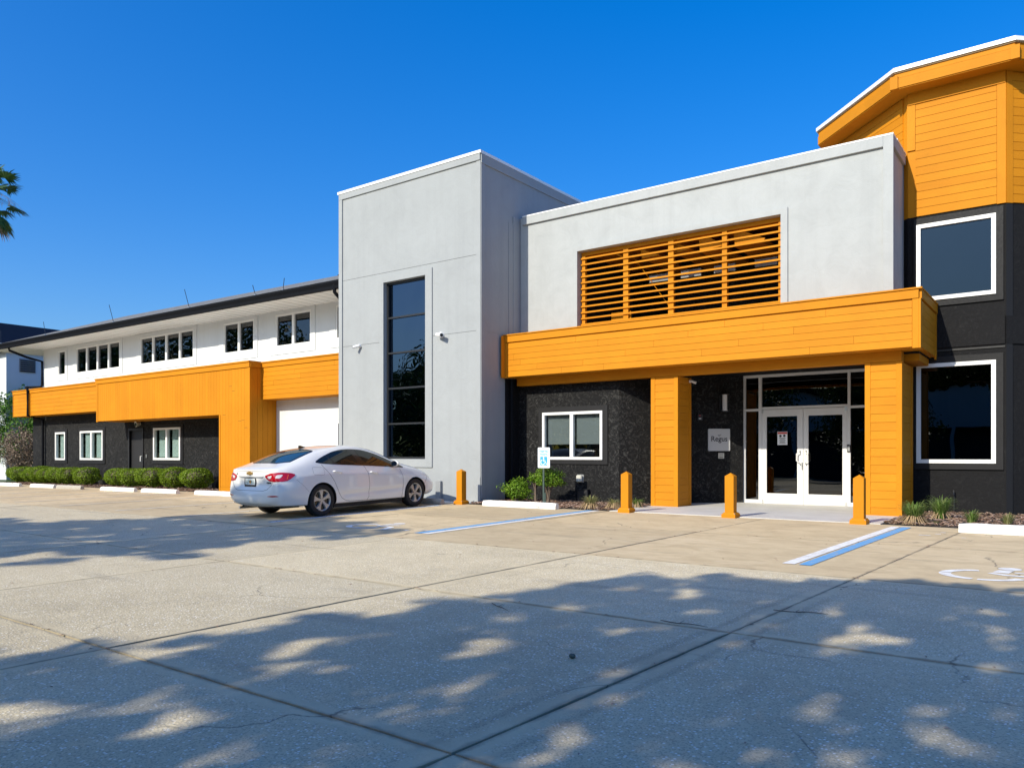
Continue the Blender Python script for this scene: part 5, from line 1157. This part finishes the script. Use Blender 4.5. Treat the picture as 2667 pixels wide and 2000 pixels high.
# ------------------------------------------------------------------ vegetation helpers (numpy)
def leaf_mesh(name, C, N, L, W, mat, fold=0.25):
    """one kite-shaped leaf per centre C with normal N"""
    n = len(C); R = rng.normal(size=(n, 3)); N = N/np.linalg.norm(N, axis=1, keepdims=True)
    T = np.cross(N, R); T /= np.linalg.norm(T, axis=1, keepdims=True)+1e-9; B = np.cross(N, T)
    L = np.broadcast_to(L, (n,))[:, None]; W = np.broadcast_to(W, (n,))[:, None]
    V = np.stack([C-T*L/2, C+B*W/2+N*W*fold, C+T*L/2, C-B*W/2+N*W*fold], 1).reshape(-1, 3)
    me = bpy.data.meshes.new(name); me.vertices.add(4*n); me.vertices.foreach_set('co', V.ravel()); me.loops.add(4*n); me.loops.foreach_set('vertex_index', np.arange(4*n, dtype=np.int32))
    me.polygons.add(n); me.polygons.foreach_set('loop_start', np.arange(0, 4*n, 4, dtype=np.int32)); me.polygons.foreach_set('loop_total', np.full(n, 4, dtype=np.int32)); me.update(calc_edges=True); me.materials.append(M[mat]); return me
def rnd_dir(n): v = rng.normal(size=(n, 3)); return v/np.linalg.norm(v, axis=1, keepdims=True)
def addmesh(name, me, parent, loc=(0, 0, 0), kind=None):
    o = bpy.data.objects.new(name, me); link(o); o.parent = parent; o.location = loc
    if kind: o['kind'] = kind
    return o
def lumpy(D, seed, amp=.12, f=3.0):
    r = np.random.default_rng(seed); out = np.ones(len(D))
    for _ in range(6):
        k = r.normal(size=3)*f; out += amp*np.sin(D@k+r.uniform(0, 6.28))/2.2
    return out
# clipped shrubs
def shrub_mesh(seed, n=5200, sq=3.2):
    D = rnd_dir(n); p = sq; rr = 1/np.power(np.abs(D[:, 0])**p+np.abs(D[:, 1])**p+np.abs(D[:, 2])**p, 1/p); rr *= lumpy(D, seed, .10, 4)
    C = D*rr[:, None]*rng.uniform(.90, 1.02, n)[:, None]; C[:, 0] *= .56; C[:, 1] *= .50; C[:, 2] = C[:, 2]*.34+.40
    t = np.clip((C[:, 2]-.02)/.3, 0, 1); k = .45+.55*t; C[:, 0] *= k; C[:, 1] *= k
    keep = (C[:, 2] > .12) | (rng.random(n) < .25); C, D = C[keep], D[keep]
    return leaf_mesh('foliage', C, D*.9+rnd_dir(len(C))*.9+np.array([0, 0, .3]), rng.uniform(.035, .065, len(C)), rng.uniform(.022, .04, len(C)), 'leaf_hedge')
def core_mesh(sx, sy, sz, cz, mat='soil'):
    b = bmesh.new(); bmesh.ops.create_icosphere(b, subdivisions=3, radius=1)
    for v in b.verts: v.co = Vector((v.co.x*sx, v.co.y*sy, v.co.z*sz+cz))*(1)
    me = bpy.data.meshes.new('inner_twigs'); b.to_mesh(me); b.free(); me.materials.append(M[mat]); return me
SM = [shrub_mesh(s) for s in (1, 2, 3, 4)]; CORE = core_mesh(.36, .32, .22, .46, 'bark'); 
def stems(n, seed):
    r = random.Random(seed); m = MB()
    for i in range(n):
        a = r.uniform(0, 6.28); q = r.uniform(.03, .10); m.tube([(q*math.cos(a)*.5, q*math.sin(a)*.5, -.05), (q*math.cos(a), q*math.sin(a), .12), (q*math.cos(a)*3, q*math.sin(a)*3, .34)], [.016, .012, .007], 5)
    o = build('stem', m, 'bark', origin=(0, 0, 0)); me = o.data; bpy.data.objects.remove(o); return me
STM = stems(7, 1)
SH = [(-39.3, 15.1, 1.1, 'clipped green shrub, leftmost, at the far left corner of the black wall'), (-38.2, 14.7, 1.15, 'clipped green shrub, second from the left, below the orange band end'),
      (-36.5, 14.6, 1.0, 'clipped green shrub below the left edge of the narrow lower window'), (-35.55, 14.5, .95, 'clipped green shrub directly below the narrow lower window'), (-34.7, 14.5, .9, 'clipped green shrub between the narrow and the two-pane lower window'),
      (-33.75, 14.5, 1.0, 'clipped green shrub below the left pane of the two-pane lower window'), (-32.85, 14.5, .9, 'clipped green shrub below the right pane of the two-pane lower window'), (-31.45, 14.45, 1.3, 'wide clipped green shrub beside the dark arch in the wall'),
      (-29.1, 14.55, 1.15, 'clipped green shrub just right of the dark arch, left of the black door'), (-28.0, 14.5, 1.05, 'clipped green shrub in front of the black door'), (-26.62, 14.5, 1.25, 'bright leafy clipped shrub below the white window by the door'),
      (-25.18, 14.5, 1.0, 'clipped shrub with brown bare patches, second left of the orange leg'), (-23.82, 14.5, 1.15, 'clipped shrub with a narrow foot beside the orange leg')]
for i, (x, y, s_, lab) in enumerate(SH):
    t = thing('clipped_shrub', lab, 'shrub', (x, y, zg(x, 14.0)-.02), 'clipped shrubs along the black wall')
    f = addmesh('foliage', SM[i % 4], t); f.rotation_euler = (0, 0, random.choice([0, 3.14])+random.uniform(-.2, .2)); f.scale = (s_*.80, .95, 1.0+random.uniform(-.05, .03)); addmesh('inner_twigs', CORE, t).scale = (s_*.86, 1, 1); addmesh('stem', STM, t)
# loose bushes by the sign
def loose(name, lab, x, y, n, rx, ry, rz, cz, leg, seed, cat='bush', mat='leaf_bush', L=(.03, .06), flat=.1, branches=14, z=0):
    t = thing(name, lab, cat, (x, y, z)); D = rnd_dir(n); rr = lumpy(D, seed, .28, 3.2)*rng.uniform(.45, 1.05, n)**.6
    C = D*rr[:, None]*np.array([rx, ry, rz])+np.array([0, 0, cz]); addmesh('foliage', leaf_mesh('foliage', C, D+rnd_dir(n)*1.2, rng.uniform(*L, n), rng.uniform(L[0]*.6, L[1]*.6, n), mat), t)
    m = MB(); r = random.Random(seed)
    for i in range(branches):
        d = D[r.randrange(n)]; m.tube([(x+r.uniform(-.03, .03), y, z-.05), (x+d[0]*rx*.25, y+d[1]*ry*.25, z+cz*leg), (x+d[0]*rx*.85, y+d[1]*ry*.85, z+cz+d[2]*rz*.8)], [.016, .012, .005], 5)
    build('branches', m, 'bark', t); return t
loose('small_bush', 'low fluffy green bush in the bed beside the grey tower', -10.93, 15.05, 2300, .36, .30, .25, .33, .5, 3)
loose('topiary_bush', 'round-headed green bush on bare stems behind the parking sign', -10.08, 15.1, 3200, .40, .30, .20, .60, .6, 9, L=(.03, .055))
loose('side_sprig', 'small leafy sprig leaning left out of the round-headed bush', -10.42, 15.08, 420, .14, .12, .11, .62, .6, 11)
# grass clumps
def grass_clump(x, y, n, r, h, mat, lab, dry=0.0):
    t = thing('grass_clump', lab, 'plant', (x, y, 0), 'strappy grass clumps in the beds'); V = []; F = []
    for i in range(n):
        a = random.uniform(0, 6.28); s_ = random.uniform(.3, 1)**.7; rr = r*s_; hh = h*random.uniform(.55, 1.0)*(1.15-.45*s_); w = random.uniform(.004, .008); px, py = -math.sin(a)*w, math.cos(a)*w; b0 = random.uniform(0, .06); k = len(V)
        for j in range(6):
            q = j/5; rad = b0+rr*(q**1.3); z = hh*(math.sin(q*math.pi*.62)/math.sin(math.pi*.62) if s_ > .5 else q); ww = (1-q**2)+.04; V += [(math.cos(a)*rad+px*ww, math.sin(a)*rad+py*ww, z), (math.cos(a)*rad-px*ww, math.sin(a)*rad-py*ww, z)]
        F += [(k+2*j, k+2*j+1, k+2*j+3, k+2*j+2) for j in range(5)]
    me = bpy.data.meshes.new('blades'); me.from_pydata(V, [], F); me.materials.append(M[mat]); addmesh('blades', me, t)
    if dry:
        V2 = []; F2 = []
        for i in range(int(n*dry)):
            a = random.uniform(0, 6.28); L = r*random.uniform(.5, 1.05); w = .006; px, py = -math.sin(a)*w, math.cos(a)*w; k = len(V2); z1 = random.uniform(.0, .07)
            for q, z in ((.1, .05), (.55, .09+z1), (1, .01)): V2 += [(math.cos(a)*L*q+px, math.sin(a)*L*q+py, z), (math.cos(a)*L*q-px, math.sin(a)*L*q-py, z)]
            F2 += [(k, k+1, k+3, k+2), (k+2, k+3, k+5, k+4)]
        me = bpy.data.meshes.new('dry_blades'); me.from_pydata(V2, [], F2); me.materials.append(M['tan_leaf']); addmesh('dry_blades', me, t)
grass_clump(-8.42, 14.25, 190, .29, .32, 'blade_mixed', 'spiky pale green and tan grass clump beside the long white wheel stop', .7)
grass_clump(-7.93, 14.4, 130, .25, .25, 'blade_mixed', 'mostly dry tan grass clump just left of the second orange bollard', 1.2)
grass_clump(-7.80, 15.2, 130, .22, .24, 'blade_green', 'green grass clump against the foot of the left orange column', .2)
grass_clump(-2.22, 14.35, 340, .32, .42, 'blade_green', 'big green grass clump at the foot of the right orange column', .5)
grass_clump(-1.98, 15.5, 280, .34, .46, 'blade_green', 'tall green grass clump behind the big one, against the black wall', .1)
grass_clump(-1.44, 14.85, 120, .18, .27, 'blade_green', 'small bright green grass clump above the right white wheel stop', 0)
grass_clump(-.93, 14.75, 100, .17, .24, 'blade_mixed', 'small pale grass clump, rightmost in the bed', 0)
grass_clump(-1.92, 14.45, 24, .09, .09, 'blade_mixed', 'tiny yellowish grass tuft right of the big green clump', 0)
# far left greenery
loose('green_tree', 'bright green leafy tree at the far left edge beside the orange band', -46.3, 17.6, 9000, 2.0, 1.5, 1.9, 3.0, .6, 21, 'tree', 'leaf_light', (.10, .2), branches=22, z=-.12)
loose('dry_shrub', 'greyish-brown half bare shrub in front of the green tree at left', -42.3, 16.4, 5200, 1.35, 1.0, 1.05, 1.45, .5, 22, 'shrub', 'leaf_dry', (.05, .13), branches=40, z=-.12)
# palm whose fronds reach in at the left edge
def palm(x, y, z):
    t = thing('palm_tree', 'fan palm whose ragged fronds hang in at the upper left edge', 'tree', (x, y, -.1)); build('trunk', MB().tube([(x, y, -.2), (x+.1, y, z*.5), (x, y, z-.25)], [.2, .16, .15], 12), 'bark', t)
    for i in range(34):
        a = random.uniform(0, 6.28); el = random.uniform(-.9, 1.2); Lp = random.uniform(1.1, 1.7); d = Vector((math.cos(a)*math.cos(el), math.sin(a)*math.cos(el), math.sin(el))); c = Vector((x, y, z)); e = c+d*Lp+Vector((0, 0, -.18)); dead = el < -.75 and random.random() < .25
        m = MB(); m.tube([c, c+d*Lp*.6+Vector((0, 0, .04)), e], [.018, .012, .008], 5)
        side = d.cross(Vector((0, 0, 1))).normalized(); up = side.cross(d)
        for k in range(24):
            th = math.radians(-105+210*k/23); L = random.uniform(.68, .95)*(1-.25*abs(th)/1.9); dd = (d*math.cos(th)+side*math.sin(th)).normalized(); w = .045; pp = dd.cross(up).normalized()
            p0 = e; p1 = e+dd*L*.6+Vector((0, 0, -.03)); p2 = e+dd*L+Vector((0, 0, -.12-.18*(1 if dead else .4)*random.random()*1.5)); n = len(m.v); m.v += [tuple(p0), tuple(p1+pp*w), tuple(p2), tuple(p1-pp*w)]; m.f.append((n, n+1, n+2, n+3)); m.mi.append(0)
        build('frond', m, 'leaf_dry' if dead else 'leaf_palm', t)
    for i in range(5):
        a = -.6+i*.35; m = MB(); c = Vector((x, y, z)); pts = [c+Vector((math.cos(a)*q, math.sin(a)*q, .35*q-.42*q*q)) for q in (0, .5, 1.0, 1.5, 1.9)]; m.tube(pts, [.014, .012, .009, .006, .004], 5)
        for k in range(26): p = pts[2]+(pts[4]-pts[2])*random.random(); q = p+Vector((random.uniform(-.1, .1), random.uniform(-.1, .1), -random.uniform(.05, .3))); m.tube([p, q], .004, 3, False)
        build('seed_stalk', m, 'leaf_dry', t)
palm(-45.4, 15.8, 14.6)

# trees behind the viewpoint (they throw the dappled shade and show in the glass)
SHB = [(-6.12, 2.22), (-5.5, 2.57), (-5.21, 2.84), (-5.13, 3.33), (-4.87, 3.8), (-4.57, 4.09), (-4.72, 4.81), (-4.55, 5.41), (-4.29, 5.84), (-4.17, 6.64), (-3.51, 7.55), (-2.48, 8.15), (-1.95, 7.99), (-1.64, 8.45), (-1.01, 8.4), (-.39, 8.1), (1.5, 8.3), (3.5, 7), (4.5, 3), (4, -2), (0, -4), (-5, -3), (-8.5, -.5), (-8.2, 1.2)]
SHA = [(-22, 6.2), (-16, 6.3), (-15.3, 7.3), (-14.69, 9.0), (-13.87, 10.0), (-12.02, 10.1), (-9.9, 9.3), (-9.1, 8.85), (-8.9, 7.9), (-9.9, 7.2), (-9.3, 5.6), (-9.7, 4.9), (-10.6, 4.0), (-14, 2.6), (-20, 1.0), (-25, 3)]
HOLES = [(-2.95, 6.72, .3), (-3.26, 4.38, .22), (-2.8, 5.1, .22), (-1.87, 5.17, .2), (-1.58, 6.47, .22), (-1.36, 6.24, .22), (-1.75, 7.01, .25), (-1.3, 7.1, .2), (-.81, 6.79, .25), (-1.60, 3.6, .22), (-1.95, 3.15, .12), (-1.13, 4.44, .3), (-.64, 4.5, .3), (-3.35, 3.75, .2), (-4.09, 3.19, .2), (-2.05, 3.8, .2), (-4.5, 1.75, .42), (-3.7, 2.0, .35), (-3.95, 2.2, .25), (-1.2, 6.0, .3), (-.6, 7.3, .3), (-.4, 5.6, .3), (-3.6, 5.6, .22), (-1.0, 3.1, .22)]
def inside(P, x, y):
    c = False
    for i in range(len(P)):
        x0, y0 = P[i-1]; x1, y1 = P[i]
        if (y0 > y) != (y1 > y) and x < (x1-x0)*(y-y0)/(y1-y0)+x0: c = not c
    return c
def wob(x, y, f, ph): return math.sin(x*f+1.7*math.sin(y*f*.6+ph))*math.cos(y*f*1.25-ph+1.3*math.sin(x*f*.8))
def shade_tree(lab, poly, nc, z0, z1, trunk, holes, seed, rad=.19, per=30):
    r = random.Random(seed); xs = [p[0] for p in poly]; ys = [p[1] for p in poly]; cl_ = []
    while len(cl_) < nc:
        gx, gy = r.uniform(min(xs), max(xs)), r.uniform(min(ys), max(ys))
        if not inside(poly, gx+.38*wob(gx, gy, 3.1, 0.3)+.16*wob(gx, gy, 7.7, 2.1), gy+.55*wob(gx, gy, 2.6, 1.9)+.22*wob(gx, gy, 8.9, .4)): continue
        if .7*wob(gx, gy, 6.5, 4.0)+.75*wob(gx, gy, 11.5, .9) > .52 and r.random() < .95: continue
        if any((gx-h[0])**2+((gy-h[1])*.8)**2 < (h[2]*.36+rad*.30)**2 for h in holes): continue
        z = z0+(z1-z0)*r.random(); k = (z-zg(gx, gy))/.62; cl_.append((gx-.16*k, gy-k, z))
    C = np.array(cl_); t = thing('shade_tree', lab, 'tree', (trunk[0], trunk[1], -.3), 'broad trees behind the viewpoint')
    per_ = rng.integers(int(per*.6), int(per*1.3), len(C)); idx = np.repeat(np.arange(len(C)), per_); n = len(idx)
    P = C[idx]+rnd_dir(n)*(rng.random(n)**.45)[:, None]*np.array([rad, rad, rad*.6])*rng.uniform(.7, 1.15, len(C))[idx][:, None]
    addmesh('crown', leaf_mesh('crown', P, rnd_dir(n)+np.array([0, 0, .6]), rng.uniform(.10, .17, n), rng.uniform(.07, .11, n), 'leaf_tree'), t, (-trunk[0], -trunk[1], .3))
    tp = Vector((trunk[0], trunk[1], z0*.45)); m = MB(); m.tube([(trunk[0], trunk[1], -.5), (trunk[0]+.05, trunk[1], z0*.25), tp], [.34, .28, .24], 12); build('trunk', m, 'bark', t)
    m = MB(); limbs = []
    cen = C.mean(0); order = r.sample(range(len(C)), min(64, len(C)))
    for i in order[:9]:
        e = Vector(C[i])*.75+Vector(cen)*.25; mid = tp*.5+e*.5+Vector((0, 0, .5)); m.tube([tp, mid, e], [.10, .06, .025], 7); limbs += [mid, e]
    for i in order[9:]:
        e = Vector(C[i]); s_ = min(limbs, key=lambda q: (q-e).length); m.tube([s_, s_*.5+e*.5+Vector((0, 0, .15)), e], [.035, .022, .008], 5)
    build('limbs', m, 'bark', t)
shade_tree('broad oak directly behind the viewpoint', SHB, 4700, 4.6, 7.2, (4.2, -8.5), HOLES, 5)
shade_tree('broad oak behind the viewpoint to the left', SHA, 3000, 5.2, 8.2, (-22.0, -6.0), [(-13.2, 6.9, .35), (-12.0, 5.6, .35), (-15.8, 5.3, .3), (-11.2, 7.6, .35), (-14.2, 8.2, .3), (-11.0, 4.6, .3), (-12.4, 9.2, .35), (-10.8, 8.7, .3), (-13.0, 4.2, .3)], 6, per=28)
def back_tree(x, y, h, r_, seed, lab):
    t = thing('back_tree', lab, 'tree', (x, y, -1.0), 'trees across the car park'); n = 8500; D = rnd_dir(n); cl = rnd_dir(70)*(rng.random(70)**.35)[:, None]*np.array([r_, r_, h*.42])+np.array([0, 0, h*.55]); idx = rng.integers(0, 70, n)
    P = cl[idx]+D*(rng.random(n)**.4)[:, None]*r_*.33; addmesh('crown', leaf_mesh('crown', P, D, rng.uniform(.22, .4, n), rng.uniform(.14, .26, n), 'leaf_tree'), t)
    build('trunk', MB().tube([(x, y, -1.3), (x, y, h*.6)], [.3, .14], 9), 'bark', t)
for i, (x, y, h, r_) in enumerate(((-34, -24, 9.5, 4.5), (-24, -27, 11, 5), (-12, -25, 9, 4), (6, -26, 8.5, 4), (16, -24, 10, 5), (-44, -20, 11, 5))): back_tree(x, y, h, r_, i, ['tall tree across the car park, far left', 'tallest tree across the car park', 'tree across the car park behind the viewpoint', 'low tree across the car park', 'wide tree across the car park, right', 'tree at the far left corner across the car park'][i])
proto = [o for o in bpy.data.objects if o.name.startswith('back_tree')][:2]
for i, (x, y, s_) in enumerate(((-58, -16, 1.35), (-67, -14, 1.5), (-76, -17, 1.4), (-86, -13, 1.55), (-96, -16, 1.5), (-107, -12, 1.6), (-119, -14, 1.6), (-50, -30, 1.3), (-62, -38, 1.4))):
    src = proto[i % 2]; c = src.copy(); link(c); c.location = (x, y, -1.2); c.scale = (s_, s_, s_); c.rotation_euler = (0, 0, i*1.3); c['label'] = ['first', 'second', 'third', 'fourth', 'fifth', 'sixth', 'seventh', 'eighth', 'ninth'][i]+' tall tree from the right in the far row left of the car park'
    for ch in src.children: d = ch.copy(); link(d); d.parent = c
# litter on the slabs
def litter():
    n = 420; V = []; F = []
    for i in range(n):
        y = random.choice((random.uniform(1.2, 12.5), random.choice(ROWS[3:7])+random.uniform(-.02, .02))); x = random.uniform(-14, 1.5) if random.random() < .6 else joint_x(random.randint(-5, 1), y)+random.uniform(-.03, .03)
        L = random.uniform(.008, .022); a = random.uniform(0, 6.28); k = len(V); z = zg(x, y)+.004
        V += [(x-math.cos(a)*L, y-math.sin(a)*L, z), (x-math.sin(a)*L*.4, y+math.cos(a)*L*.4, z+.006), (x+math.cos(a)*L, y+math.sin(a)*L, z+.001), (x+math.sin(a)*L*.4, y-math.cos(a)*L*.4, z+.005)]; F.append((k, k+1, k+2, k+3))
    m = MB(); m.v = V; m.f = F; m.mi = [0]*n; tag(build('leaf_litter', m, 'mulch'), 'scattered dead leaves and crumbs on the concrete', kind='stuff')
litter()
z = zg(-2.6, 4.3)
pb_ = thing('pebble', 'small dark stone lying alone on the shaded concrete', 'stone', (-2.66, 4.27, z)); b = bmesh.new(); bmesh.ops.create_icosphere(b, subdivisions=2, radius=.022)
for v in b.verts: v.co = Vector((v.co.x*1.1, v.co.y*.8, v.co.z*.8+.015))*random.uniform(.9, 1.1)
me = bpy.data.meshes.new('stone'); b.to_mesh(me); b.free(); me.materials.append(M['post_green']); addmesh('stone', me, pb_)
def twig(x, y, L, a, lab):
    z = zg(x, y)+.006; m = MB(); pts = [(x+math.cos(a)*q*L, y+math.sin(a)*q*L, z+.004*math.sin(q*9)) for q in np.linspace(-.5, .5, 6)]; m.tube(pts, [.003, .004, .004, .0035, .003, .0015], 5); m.tube([pts[2], (pts[2][0]+.05*L, pts[2][1]+.12*L, z+.01)], [.003, .001], 4)
    tag(build('twig', m, 'bark'), lab, 'twig', 'twigs on the concrete')
twig(-1.83, 6.45, .42, .3, 'dark forked twig lying on the joint crossing, right of centre'); twig(-2.45, 5.55, .38, .05, 'pale thin twig left of the joint crossing'); twig(-4.0, 5.25, .35, -.5, 'thin straight twig in the shade at left of centre')
bpy.context.view_layer.update()
